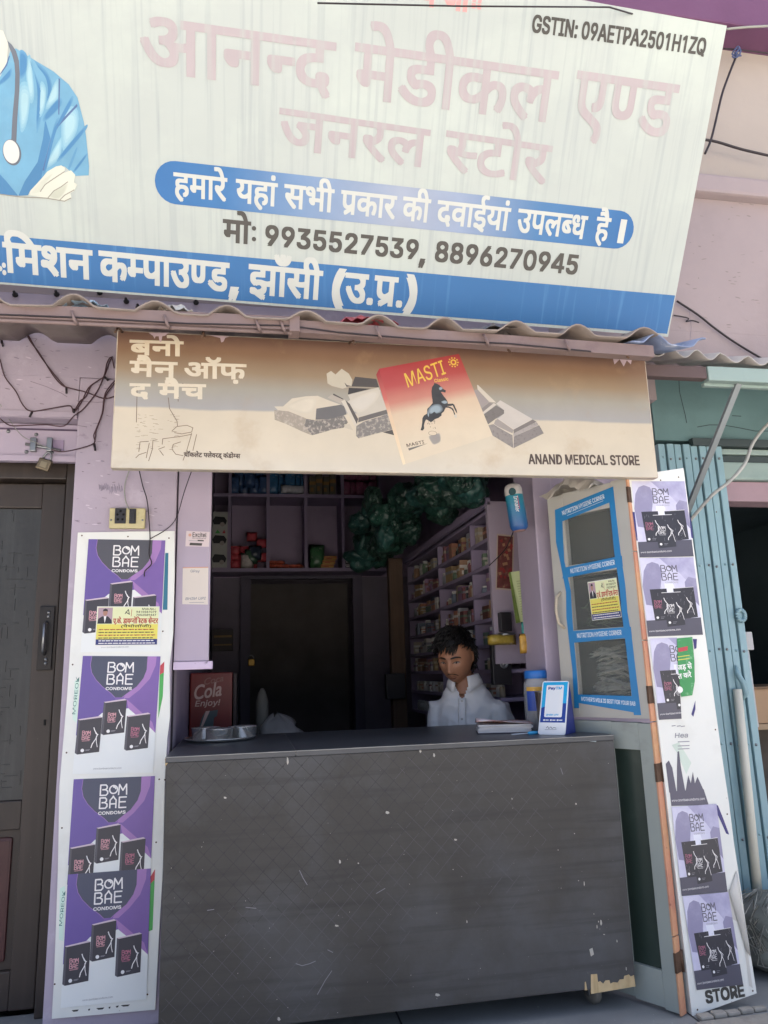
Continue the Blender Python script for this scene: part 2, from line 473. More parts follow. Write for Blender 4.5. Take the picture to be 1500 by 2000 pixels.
d = MB(); d.box(X0+.11, X1-.11, .2, .226, .365, .775, MAROON, .012)
d.box(X0+.087, X1-.087, .212, .226, .341, .799, WOODD); d.done('maroon_panel', door)
d = MB(); d.box(-.775, -.722, .178, .189, 1.36, 1.6, M('door_plate', '#2c2a2a', .35, .15, 10, metal=.6), .003)
for z in (1.385, 1.40, 1.56, 1.575): d.lathe([(.007, 0), (.005, .004), (0, .005)], (-.742, .178, z), STEEL, 10, (0, -1, 0))
d.tube([(-.748, .18, 1.42), (-.748, .15, 1.43), (-.748, .15, 1.53), (-.748, .18, 1.54)], .006, STEEL); d.done('handle', door)
d = MB(); d.box(-.738, -.731, .185, .1895, 1.16, 1.18, M('keyhole', '#0a0a0a', .8)); d.done('keyhole', door)
# shop room
ROOM = M('room_lavender', '#9d8fa4', .8, .08, 2, .1, 30, stain=('#5f5566', 2.5, .5, .8, .5))
m = MB()
m.box(-.36, -.27, .22, 4.0, .2, 3.2, ROOM); m.done('side_wall', b)
m = MB(); m.box(1.45, 1.54, .22, 4.0, .2, 3.2, ROOM); m.done('side_wall', b)
m = MB(); m.box(-.36, .03, 3.32, 3.4, .2, 2.10, BLACKISH); m.box(.87, 1.54, 3.32, 3.4, .2, 2.10, BLACKISH)
m.box(-.36, 1.54, 3.32, 3.4, 2.1005, 3.2, ROOM); m.box(-.1, 1.3, 3.9, 3.98, .2, 2.3, BLACKISH); m.done('back_wall', b)
m = MB(); m.box(-.05, .03, 3.26, 3.319, .2, 2.08, M('inner_frame', '#5d5866', .7, .1)); m.box(.865, .945, 3.26, 3.319, .2, 2.08, M('inner_frame', '#4b4754'))
m.box(-.05, .945, 3.26, 3.319, 2.081, 2.13, M('inner_frame', '#4b4754')); m.box(.03, .865, 3.6, 3.64, .2, 2.08, M('inner_door', '#58524f', .7, .2)); m.done('inner_doorway', b)
m = MB(); m.box(-.36, 1.54, .22, 4.0, 3.2, 3.3, ROOM); m.done('ceiling', b)
m = MB(); m.box(-.36, 1.54, .2, 4.0, .1, .19, STONE); m.done('shop_floor', b)
m = MB(); m.box(-3.6, 5.1, 4.42, 4.6, 0, 5.0, CREAMW); m.box(-3.7, -3.51, -.14, 4.6, 0, 5.0, CREAMW); m.box(5.01, 5.2, -.14, 4.6, 0, 5.0, CREAMW)  # unseen outer walls, added to stop the sun leaking in from behind
m.done('added_rear_wall', b)
# ================================================================ neighbour's building
n = thing('neighbour_shop', 'teal painted neighbouring shop with a beam and a dark open room at the right edge', 'building', (2.6, .2, .2))
m = MB()
m.box(1.787, 5, .05, .25, 2.29, 2.61, TEAL)
m.box(1.787, 2.10, .16, .25, .2, 2.289, TEAL)
m.box(3.3, 5, .05, .25, .2, 2.289, TEAL)
m.done('wall', n)
m = MB()
m.box(1.95, 3.3, .02, .049, 2.262, 2.296, M('dark_beam', '#3a4546', .6, .1), .003)
m.box(2.101, 3.3, .06, .16, 2.235, 2.261, TEALB, .004); m.box(2.101, 3.3, .07, .16, 2.20, 2.232, M('dark_beam', '#3a4546'), .004)
m.box(2.101, 3.3, .055, .16, 2.115, 2.198, TEALB, .008)
m.done('lintel_beam', n)
m = MB(); m.box(2.101, 3.3, .08, .2, 2.02, 2.112, M('pink_lintel', '#9a8289', .7, .1), .003); m.done('lintel_strip', n)
m = MB()
NW = M('neighbour_room', '#5d6d73', .8, .12, 3)
m.box(2.02, 2.10, .25, 3, .2, 2.4, NW); m.box(4.2, 4.3, .25, 3, .2, 2.4, NW); m.box(2.02, 4.3, 3, 3.1, .2, 2.4, NW); m.box(2.02, 4.3, .25, 3.1, 2.4, 2.5, NW)
m.box(2.02, 4.3, .2, 3, .1, .19, STONE); m.done('room', n)
CRK = M('wall_crack', '#37474a', .8, .1)
for pts in ([(1325, 728), (1327, 765), (1333, 790), (1338, 810), (1341, 826)], [(1362, 834), (1385, 830), (1410, 830), (1440, 835), (1475, 842), (1510, 842)], [(1275, 752), (1276, 765), (1273, 775), (1277, 783)], [(1430, 812), (1447, 813)]):
    D = Decal((2.2, .0499, 2.3), (1, 0, 0), (0, 0, 1), (0, -1, 0)); D.pxstroke(pts, .004, CRK, 1); D.done('crack', n)
# wear on the painted walls: chips, scratches and scrubbed-off writing
rg = random.Random(41); D = Decal((-.6, 0, 2.2), (1, 0, 0), (0, 0, 1), (0, -1, 0))
CHD = M('wall_chip_dark', '#857a84', .8, .2, 30); CHL = M('wall_chip_light', '#c6bbc6', .8, .1, 30); WGR = M('wall_chip_grey', '#877c7a', .85, .15, 30); CHB = M('wall_scuff', '#8b8290', .8, .2, 40)
for k in range(190):
    if k % 5: x, y = rg.uniform(5, 330), rg.uniform(645, 1040)
    else: x, y = rg.uniform(1330, 1495), rg.uniform(390, 690)
    if x < 150 and y > 800: continue
    a, c_ = rg.uniform(1.5, 8), rg.uniform(.4, 1.5); t = rg.uniform(-.15, .3)
    D.pxpoly([(x+a*cos(q_)*rg.uniform(.6, 1)-c_*sin(q_)*t, y+c_*sin(q_)*rg.uniform(.6, 1)+a*cos(q_)*t) for q_ in [k2*.785 for k2 in range(8)]], (CHD, CHL, CHB)[k % 3] if x < 400 else WGR, 1)
for k in range(16): x = 193+k*2.9+rg.uniform(-1, 1); y = 955+rg.uniform(-3, 3); D.pxpoly([(x, y-rg.uniform(5, 11)), (x+2, y-rg.uniform(4, 9)), (x+3.4, y+rg.uniform(1, 4)), (x+.8, y+rg.uniform(2, 8))], CHB, 1)
for pts in ([(5, 655), (30, 657), (72, 662), (68, 668)], [(60, 745), (90, 755), (120, 768), (131, 775)], [(150, 783), (190, 786), (205, 785)], [(152, 831), (170, 834)], [(1345, 600), (1350, 640), (1347, 668)]): D.pxstroke(pts, .0025, CHD, 2)
merge(front_wall, D.done('wear_marks', b), Vector((0, 0, 0)))
# collapsible steel shutter gate
s = thing('folding_gate', 'pale blue folding steel gate of riveted vertical channels, pushed open beside the poster board', 'gate', (1.95, .05, .2))
xs = 1.79
for k in range(8):
    m = MB(); w = .0325
    m.box(xs, xs+w, .04-.006*(k % 2), .075, .215, 2.27, SHUT, .004)
    for z in (.62, .98, 1.36, 1.72, 2.2):
        m.lathe([(.006, 0), (.0055, .003), (0, .005)], (xs+w*.5+.004*(-1)**k, .04-.006*(k % 2), z+random.uniform(-.008, .008)), STEEL if k % 3 else SHUT, 10, (0, -1, 0))
    m.done('slat', s)
    xs += .0395
m = MB(); m.box(1.79, 2.11, .076, .085, .22, 2.26, DARKG); m.done('gap_shade_sheet', s)  # one dark sheet, its colour stands in for shade between the slats
m = MB()
c0 = at(1447, 1202, .03)
for a in range(14):
    a0, a1 = 2*pi*a/14, 2*pi*(a+1)/14
    m.tube([c0+Vector((.02*cos(a0), 0, .024*sin(a0))), c0+Vector((.02*cos(a1), 0, .024*sin(a1)))], .009, SHUT, 6)
m.done('lock_eye', s)
m = MB(); m.tube([at(1437, 1300, .03), at(1440, 1315, .015), at(1452, 1335, .01), at(1457, 1355, .015), at(1450, 1368, .03)], [.004, .011, .012, .012, .004], SHUT, 8); m.done('pull_handle', s)
# ================================================================ awnings
CORR = M('corrugated_sheet', '#8b8078', .6, .12, 6, .15, 40, stain=('#5d544f', 8, .5, .8, .6))
CORRB = M('blue_corrugated_sheet', '#76839f', .55, .12, 14, .15, 40, stain=('#b8bcc6', 10, .55, .7, .8))
def AWZ(x):     # the old awning sags towards both ends
    return .004*sin(x*2.2)
def bar(m, p0, p1, dy, dz, mat):
    p0, p1 = Vector(p0), Vector(p1); q = []
    for p in (p0, p1): q.append([p, p+Vector((0, dy, 0)), p+Vector((0, dy, dz)), p+Vector((0, 0, dz))])
    for k in range(4): m.face([q[0][k], q[0][(k+1) % 4], q[1][(k+1) % 4], q[1][k]], mat)
    m.face(q[0][::-1], mat); m.face(q[1], mat)
def corr(x0, x1, y0, y1, z0, z1, pitch, amp, mat, seed, narrow=True, thick=.004, sag=.006):
    rg = random.Random(seed); rows = []
    nx = int((x1-x0)/pitch*14)
    ph = [rg.uniform(-.2, .2) for _ in range(60)]
    for j in range(5):
        f = j/4; row = []
        for i in range(nx+1):
            x = x0+(x1-x0)*i/nx; u = (x-x0)/pitch; k = int(u)
            t = u-k-.5+ph[k % 60]*.25
            h = amp*(max(0, cos(t*pi*1.9)) if narrow and abs(t) < .263 else 0) if narrow else amp*.5*(1+cos(2*pi*u))
            z = z0+(z1-z0)*f+(AWZ(x)*(1-f) if narrow else 0)+h*(1+ph[(k+7) % 60]*.8)+sag*sin(x*3.1+seed)*(1-f)
            row.append(Vector((x, y0+(y1-y0)*f+.006*sin(x*9+seed)*(1-f), z)))
        rows.append(row)
    return rows
a = thing('tin_awning', 'worn corrugated tin awning on a pink steel channel right above the brown signboard', 'awning', (.4, -.3, 2.45))
m = MB(); m.sheet(corr(-1.9, 1.46, -.575, -.01, 2.464, 2.60, .245, .038, CORR, 3), CORR, .005); m.done('corrugated_sheet', a)
m = MB(); m.sheet(corr(1.36, 1.665, -.56, -.01, 2.456, 2.62, .2, .036, CORRB, 5), CORRB, .005); m.done('blue_sheet', a)
zb = lambda x: (2.424+.010*(x+.76)/.9 if x < .15 else 2.434-.024*(x-.15)/1.3)+AWZ(x)*.3
m = MB(); bar(m, (-1.9, -.56, zb(-1.9)), (.14, -.56, zb(.14)), .04, .046, PINKB); bar(m, (.15, -.55, zb(.15)-.004), (1.45, -.55, zb(1.45)-.004), .04, .044, PINKB)
m.box(.13, .165, -.566, -.505, zb(.15)-.008, zb(.15)+.047, PINKB, .003); m.done('channel_beam', a)
m = MB(); m.tube([(-1.9, -.545, zb(-1.9)-.005), (-.6, -.55, zb(-.6)-.005), (.14, -.545, zb(.14)-.005)], .007, PINKB)
m.done('tie_rod', a)
for x in (-.55, -.27, .02, .1, .42, .8, 1.1): m = MB(); m.tube([(x, -.564, zb(x)+.03), (x+.012, -.568, zb(x)-.005), (x+.02, -.55, zb(x)-.008)], .005, PINKB, 6); m.done('clip', a)
m = MB(); m.tube([(x, -.563, zb(x)+.008+.004*sin(x*7)) for x in (-1.9, -1.4, -.9, -.5, -.2, .13)]+[(x, -.556, zb(x)+.004*sin(x*9)) for x in (.3, .6, .9, 1.2)], .0028, CABLE, 6); m.done('cable', a)

# scraps of plastic lying on the sheet
for (px_, py_, wd, hex_, lab) in ((167, 603, .17, '#9fb6c6', 'pale blue plastic scrap lying on the awning near its left end'), (345, 610, .15, '#b9b4ad', 'crumpled clear plastic scrap lying on the awning left of the red bag'),
                            (715, 628, .22, '#a5454c', 'crumpled red plastic bag stuck on the awning under the banner'), (985, 650, .26, '#6d645f', 'crumpled dark cloth stuffed on the awning at the right')):
    p = at(px_, py_, -.5); rg = random.Random(px_); m = MB(); rows = []
    mt = M('scrap_'+hex_[1:], hex_, .35, .3, 25)
    for i in range(7):
        row = []
        for j in range(13):
            u = j/12-.5; v = i/6
            row.append(Vector((p.x+u*wd, p.y-.03+v*.12, 2.488+.045*(1-4*u*u)*(.35+.65*sin(v*pi))+rg.uniform(-.012, .012))))
        rows.append(row)
    m.sheet(rows, mt, .001, smooth=False); tag(m.done('plastic_scrap', loc=p), lab, 'scrap')
# bolts sticking out of the wall behind the awning
for k, (x, y) in enumerate(((30, 577), (111, 576), (153, 592), (181, 597), (247, 590), (270, 602), (383, 592), (195, 573))):
    p = at(x, y, 0); m = MB()
    m.lathe([(.011, 0), (.011, .006), (.006, .007), (.005, .022), (0, .023)], (p.x, 0, p.z), M('bolt', '#2d2a2b', .5, .1, metal=.5), 8, (0, -1, .3))
    tag(m.done('wall_bolt', loc=(p.x, 0, p.z)), 'small dark bolt sticking out of the wall between awning and banner', 'bolt', 'bolts in the wall above the awning')
# neighbour's awning
a = thing('neighbour_awning', 'corrugated sheet awning on a pale teal channel over the neighbouring shop at the right edge', 'awning', (2.0, -.3, 2.5))
NC = M('pale_corrugated', '#a8a29c', .6, .08, 5, .1, 40)
m = MB(); m.sheet(corr(1.52, 3.2, -.37, -.005, 2.475, 2.63, .115, .035, NC, 9, narrow=False, sag=.02), NC, .004); m.done('corrugated_sheet', a)
m = MB(); m.box(1.80, 3.2, -.355, -.32, 2.41, 2.47, TEALB, .003); m.box(1.80, 3.2, -.32, -.30, 2.40, 2.414, TEALB, .002); m.done('channel_beam', a)
m = MB(); m.box(1.50, 1.795, -.352, -.315, 2.418, 2.468, M('brown_beam', '#5a4a48', .6, .1), .003); m.done('beam_stub', a)
m = MB(); P0 = at(1440, 748, -.33); P1 = at(1335, 1012, .03)
for off in (0, .016): m.tube([P0+Vector((off, off*.3, 0)), P1+Vector((off, off*.3, 0))], .010-.002*(off > 0), M('strut_paint', '#7d8486', .5, .1, metal=.3), 4, smooth=False)
m.done('strut', a)
# ================================================================ the big flex banner, leaning out over the street
BO = Vector((1.712, -.25, 2.64)); BEX = Vector((1.712+.87, .07, -.025)).normalized()
_t = Vector((1.71, -.84, 3.587))-BO; BEY = (_t-BEX*_t.dot(BEX)).normalized()
BN = BEX.cross(BEY).normalized()
FLEX = M('banner_flex', '#aab2ae', .45, .03, 2, streak=('#868e95', (60, 1.6, 1.6), 0, .5, .74, .45), stain=('#b9c4ba', 2.2, .45, .75, .7))
BLUE = M('banner_blue', '#28649a', .45, .05, 2, streak=('#5b90c0', (40, 2.0, 2.0), 0, .55, .8, .5))
FTXT = M('banner_white_ink', '#bcc0ba', .5, .03)
PINK = M('banner_faded_pink', '#a59c9f', .5, .05, 3, streak=('#a5a8a6', (60, 1.6, 1.6), 0, .45, .7, .8))
GREYT = M('banner_grey_ink', '#45433f', .5, .05)
bn = thing('banner', 'large faded white and blue printed flex banner leaning out above the awning', 'banner', BO)
D = Decal(BO, BEX, BEY, BN, base=.0, step=.0001)
tr = D.px(1420, 50); br = D.px(1305, 658); bl = D.px(0, 555); UL = -3.7
vb = lambda u: bl[1]+(br[1]-bl[1])*(u-bl[0])/(br[0]-bl[0])
top = tr[1]
# cloth
m = MB(); rows = []
for j in range(9):
    row = []
    for i in range(61):
        f = j/8; u = UL+(br[0]+(tr[0]-br[0])*f-UL)*i/60; v = vb(u)+(top-vb(u))*f
        row.append(D.w(u, v)-BN*.0010)
    rows.append(row)
m.sheet(rows, FLEX); m.done('flex_sheet', bn)
m = MB()
for v in (.03, top*.5, top-.03): m.tube([D.w(UL, v)-BN*.022, D.w(br[0]-.03+(tr[0]-br[0])*v/top, v)-BN*.022], .014, STEEL)
for u in (-3.2, -2.4, -1.6, -.8, -.05): m.tube([D.w(u, .0)-BN*.05, D.w(u, top)-BN*.05], .013, STEEL)
for u in (-2.8, -.9, -.1):
    p = D.w(u, top-.05)-BN*.05; m.tube([p, (p.x, -.0, p.z-.1)], .012, STEEL); p = D.w(u, .06)-BN*.05; m.tube([p, (p.x, .0, p.z)], .012, STEEL)
m.done('pipe_frame', bn)
# print: blue strip, pill, doctor
l0 = D.px(0, 460)
def strip(x0, x1, ya0, ya1, yb0, yb1, mt, lay): D.pxpoly([(x0, yb0), (x1, yb1), (x1, ya1), (x0, ya0)], mt, lay)
D.pxpoly([(-900, 382), (-900, 479), (0, 551), (1303, 652), (1318.5, 577), (0, 459.5)], BLUE, 1)
ra = D.px(302, 355)[0]; rb = D.px(1245, 450)[0]
PILL = Mgrad('banner_pill', BEX, ra, rb, [(0, '#27639c'), (.16, '#356ca0'), (.30, '#6c88ab'), (.5, '#949eb0'), (.62, '#8796af'), (.8, '#42719f'), (1, '#27629a')])
pl = []
A, B_ = D.px(343, 314.5), D.px(343, 399); c = ((A[0]+B_[0])/2, (A[1]+B_[1])/2); r = (A[1]-B_[1])/2
A2, B2 = D.px(1208, 411), D.px(1203, 486); c2 = ((A2[0]+B2[0])/2, (A2[1]+B2[1])/2); r2 = (A2[1]-B2[1])/2
for k in range(13): a = pi/2+pi*k/12; pl.append((c[0]+r*cos(a), c[1]+r*sin(a)))
for k in range(13): a = -pi/2+pi*k/12; pl.append((c2[0]+r2*cos(a), c2[1]+r2*sin(a)))
D.poly(pl, PILL, 1)
q = lambda pts: [(x/4.76, 60+y/4.76) for x, y in pts]
D1 = M('print_blue_mid', '#6397b4', .5, .1, 9, stain=('#86b0c0', 5, .5, .8, .6)); D2 = M('print_blue_deep', '#3f78a4', .5, .1); D3 = M('print_blue_pale', '#98b9c2', .5, .08)
DN = M('print_navy', '#47618c', .5, .1); SK = M('print_pale_skin', '#c4c8bb', .5, .04); SKL = M('print_skin_line', '#8d8a80', .5, .1); TUBE = M('print_grey_tube', '#5d646f', .5, .1)
D.pxpoly(q([(-1500, 900), (-800, 700), (-60, 450), (0, 385), (60, 300), (100, 175), (150, 165), (300, 260), (500, 380), (640, 500), (720, 620), (780, 850), (800, 980), (828, 1260), (825, 1345), (700, 1350), (600, 1262), (520, 1262), (440, 1310), (390, 1370), (280, 1490), (260, 1530), (0, 1520), (-1500, 1500)]), D1, 1)
D.pxpoly(q([(-900, 1200), (-100, 1230), (60, 1400), (170, 1535), (0, 1520), (-900, 1510)]), D2, 2)
D.pxpoly(q([(170, 1535), (260, 1530), (280, 1490), (390, 1370), (470, 1000), (420, 820), (400, 1000), (350, 1220), (230, 1400)]), D2, 2)
for pts in ([(270, 250), (300, 330), (340, 480), (350, 640), (340, 900), (380, 760), (395, 600), (330, 420)], [(330, 300), (420, 420), (450, 560), (440, 660), (480, 540), (440, 400)], [(190, 200), (245, 240), (240, 380), (190, 430), (185, 330)],
            [(420, 780), (540, 640), (560, 700), (430, 830)], [(0, 500), (90, 430), (100, 360), (60, 400), (0, 470)], [(525, 880), (650, 640), (660, 690), (540, 900)], [(560, 1160), (770, 910), (775, 950), (590, 1170)],
            [(400, 1310), (500, 900), (545, 860), (500, 1010), (430, 1290)], [(640, 1260), (700, 1110), (712, 1115), (660, 1260)], [(690, 1290), (790, 1160), (795, 1180), (705, 1300)]):
    D.soft(q(pts), '#5f94b3', '#3f78a4', 3)
for pts in ([(545, 440), (560, 450), (552, 780), (542, 780)], [(535, 870), (715, 680), (722, 700), (545, 890)], [(395, 1300), (470, 1010), (535, 860), (545, 880), (480, 1030), (410, 1300)], [(0, 400), (60, 310), (85, 230), (92, 240), (66, 325), (0, 415)]):
    D.pxpoly(q(pts), DN, 4)
for pts in ([(190, 560), (270, 560), (250, 800), (200, 880)], [(280, 280), (310, 560), (280, 620), (250, 400)], [(480, 560), (530, 480), (530, 620), (440, 700)], [(600, 780), (700, 760), (700, 920), (600, 1060)], [(380, 520), (420, 560), (410, 700), (370, 760)], [(440, 1240), (560, 1020), (540, 1180)]):
    D.soft(q(pts), '#6a9eb8', '#98bcc6', 3, 4, .3)
D.pxpoly(q([(68, 92), (110, 130), (150, 190), (176, 280), (184, 400), (180, 560), (162, 800), (152, 1040), (104, 1040), (116, 800), (138, 560), (142, 400), (134, 300), (112, 220), (84, 150)]), TUBE, 5)
dc = D.px(*q([(112, 1132)])[0]); D.disc(dc[0], dc[1], .028, TUBE, 6, 28, .039); D.disc(dc[0]-.002, dc[1]+.002, .0245, M('print_disc', '#c9cbc7', .4), 7, 28, .035)
D.pxpoly(q([(270, 1530), (280, 1490), (390, 1370), (440, 1310), (520, 1262), (570, 1252), (605, 1275), (600, 1320), (660, 1298), (700, 1340), (690, 1410), (720, 1430), (690, 1490), (655, 1510), (665, 1550), (620, 1585), (555, 1575), (440, 1556)]), SK, 5)
D.soft(q([(300, 1500), (390, 1400), (480, 1340), (420, 1420), (370, 1490)]), '#c4c8bb', '#b3b7a8', 6)
D.soft(q([(460, 1540), (540, 1470), (620, 1430), (600, 1500), (540, 1560)]), '#c4c8bb', '#b3b7a8', 6)
for pts in ([(375, 1495), (420, 1430), (500, 1375), (600, 1310)], [(445, 1555), (500, 1490), (570, 1450), (630, 1405)], [(555, 1575), (600, 1530), (690, 1480)], [(0, 1520), (180, 1545), (430, 1556), (600, 1585), (660, 1555)]):
    D.pxstroke(q(pts), .0028, SKL, 7)
D.pxpoly([(-200, 90), (0, 150), (14, 120), (16, 85), (6, 60), (-200, 10)], M('print_pale_neck', '#c2c4ba', .5, .04), 1)
# writing
def bl_(x, x0, y0, k): return (x, y0+k*(x-x0))
D.pxtext('GSTIN: 09AETPA2501H1ZQ', (1039, 62), (1375, 107), 33, GREYT, 3, .0020)
k = .128
for tk, x0, x1 in ((['आन', ('half', 'न'), 'द'], 277, 650), ('मेडीकल', 690, 1077), (['ए', ('half', 'ण'), 'ड'], 1115, 1308)):
    D.pxtext(tk, bl_(x0, 277, 136, k), bl_(x1, 277, 136, k), 104, PINK, 2, .004, 'deva')
for tk, x0, x1 in (('जनरल', 544, 832), ([('half', 'स'), 'टोर'], 865, 1067)):
    D.pxtext(tk, bl_(x0, 544, 287, .137), bl_(x1, 544, 287, .137), 75, PINK, 2, .0035, 'deva')
for tk, x0, x1 in (('हमारे', 340, 442), ('यहां', 461, 540), ('सभी', 555, 650), ([('ra', 'प'), 'कार'], 665, 771), ('की', 785, 837), ('दवाईयां', 852, 992), (['उपल', ('half', 'ब'), 'ध'], 1008, 1141), ('है', 1160, 1186), ('।', 1206, 1216)):
    D.pxtext(tk, bl_(x0, 410, 389, .106), bl_(x1, 410, 389, .106), 44, FTXT, 3, .0022, 'deva')
D.pxtext('मो', (436, 471), (488, 476), 42, GREYT, 3, .0028, 'deva')
for dy in (-10, -31): D.disc(*D.px(496, 477+dy), .008, GREYT, 3, 10)
D.pxtext('9935527539', bl_(519, 519, 478, .0945), bl_(814, 519, 478, .0945), 37.5, GREYT, 3, .0030)
D.pxtext(',', (820, 512), (828, 513), 37, GREYT, 3, .0045)
D.pxtext('8896270945', bl_(850, 519, 478, .0945), bl_(1125, 519, 478, .0945), 37.5, GREYT, 3, .0030)
for tk, x0, x1, bo in (('.', -3, 5, .012), ('मिशन'.replace('मि', 'िम'), 10, 180, .0038), (['क', ('half', 'म'), 'पाउ', ('half', 'ण'), 'ड'], 196, 445, .0038), ('झाँसी', 486, 626, .0038), (['उ.', ('ra', 'प'), '.'], 673, 783, .0038)):
    D.pxtext(tk, bl_(x0, 12, 530, .089), bl_(x1, 12, 530, .089), 55, FTXT, 3, bo, 'deva')
D.pxtext(',', (450, 571), (463, 572), 55, FTXT, 3, .007)
D.pxtext('(', (650, 588), (668, 590), 58, FTXT, 3, .007); D.pxtext(')', (790, 600), (808, 602), 58, FTXT, 3, .007)
D.pxtext([('half', 'व'), 'य जी'], (800, 6), (915, 22), 60, M('banner_red_ink', '#c58f8c', .5), 2, .004, 'deva')
D.pxtext('!!', (922, 14), (938, 17), 40, MATS['banner_red_ink'], 2, .003)
D.done('print', bn)
# thin rope holding the banner corner
tag((lambda m: (m.tube([at(620, 6, -.93), at(900, 12, -.91), at(1190, 14, -.9), at(1330, 55, -.7)], .003, CABLE, 6), m.done('rope', loc=at(900, 12, -.91)))[1])(MB()), 'thin dark wire stretched along the top edge of the big banner', 'wire')
# ================================================================ brown lightbox sign
sg = thing('signboard', 'long faded brown and cream signboard with a red pack printed on it', 'sign', (.53, -.42, 1.985))
SX0, SX1, SZ0, SZ1, SY = -.437, 1.492, 1.986, 2.467, -.42
EDGE = M('sign_edge_cream', '#b9ae9c', .5, .1, 8, stain=('#8a6a4a', 9, .5, .8, .7))
m = MB(); m.box(SX0, SX1, SY, SY+.034, SZ0, SZ1, EDGE, .004); m.done('box', sg)
S = Decal((.53, SY, 1.985), (1, 0, 0), (0, 0, 1), (0, -1, 0))
H0 = 0.0; H1 = SZ1-1.985
FACE = Mgrad('sign_print', (0, 0, 1), 0, H1, [(0, '#bfb8a8'), (.18, '#c2b7a1'), (.455, '#beb29b'), (.47, '#989590'), (.62, '#958f80'), (.74, '#8b775c'), (.88, '#7a5f49'), (1, '#6f5447')], .42, .05, 6, stain=('#a38866', 5, .56, .8, .5))
S.rect(SX0-.53+.004, .003, SX1-.53-.004, H1-.004, FACE, 0)
CRM = M('sign_cream_ink', '#cabfa8', .5, .06, 20, stain=('#b9a587', 20, .5, .7, .6)); BRN = M('sign_brown_ink', '#4d4038', .5, .08)
for tk, x0, x1, y0, h, k in (('बनो', 254, 357, 692, 27, .03), ('मैन', 254, 345, 734, 28, .03), ('ऑफ़', 361, 480, 737, 28, .03), ('द', 254, 292, 776, 26, .02), ('मैच', 310, 401, 777, 27, .02)):
    S.pxtext(tk, (x0, y0), (x1, y0+k*(x1-x0)), h, CRM, 2, .0026, 'deva')
z4 = lambda pts: [(x/4.1667, 640+y/4.1667) for x, y in pts]
for pts in ([(1110, 455), (1116, 520), (1110, 770)], [(1370, 570), (1380, 660), (1440, 760), (1445, 800)], [(1450, 600), (1450, 470), (1490, 455)], [(1130, 1010), (1140, 930), (1210, 925)], [(1105, 1060), (1130, 1035), (1190, 1015)],
            [(1210, 1085), (1240, 990), (1245, 920), (1280, 912)], [(1320, 950), (1325, 905), (1475, 885), (1560, 868)], [(1290, 990), (1340, 970)], [(1300, 1000), (1330, 1040)], [(1470, 930), (1410, 950), (1400, 990), (1430, 1030), (1490, 1042)],
            [(1560, 860), (1520, 1000), (1490, 1080)], [(1400, 840), (1440, 805), (1520, 795), (1570, 815), (1560, 850), (1480, 865), (1420, 855)], [(1190, 1060), (1215, 940)], [(1600, 870), (1570, 1000)]):
    S.pxstroke(z4(pts), .0022, M('sign_worn_line', '#6e5d4d', .6, .2), 2)
for k in range(70):
    rg = random; x = rg.choice((1140, 1250, 1400))+rg.uniform(-40, 40); y = rg.uniform(700, 1000); S.pxstroke(z4([(x, y), (x+rg.uniform(10, 40), y+rg.uniform(-4, 4))]), .0008, MATS['sign_worn_line'], 1)
S.pxtext(['चॉकलेट ', ('half', 'फ'), 'लेवरड् कंडो', ('half', 'म'), 'स'], (359, 892), (469, 895), 8, BRN, 2, .0007, 'deva')
S.pxtext('ANAND MEDICAL STORE', (1033, 906), (1249, 908.5), 18.5, BRN, 3, .0014)
z6 = lambda pts: [(520+x/2.586, 680+y/2.586) for x, y in pts]
ca = lambda pts: [(520+x/5.769, 690+y/5.769) for x, y in pts]
cb_ = lambda pts: [(910+x/8.82, 740+y/8.82) for x, y in pts]
def cocoa(h, tex): return M('print_cocoa_%s%d' % (h[1:], tex), h, .5, .06, 10, stain=('#b3a898', 75, .5, .62, .75) if tex == 1 else ('#5d5851', 90, .52, .64, .5) if tex == 2 else None)
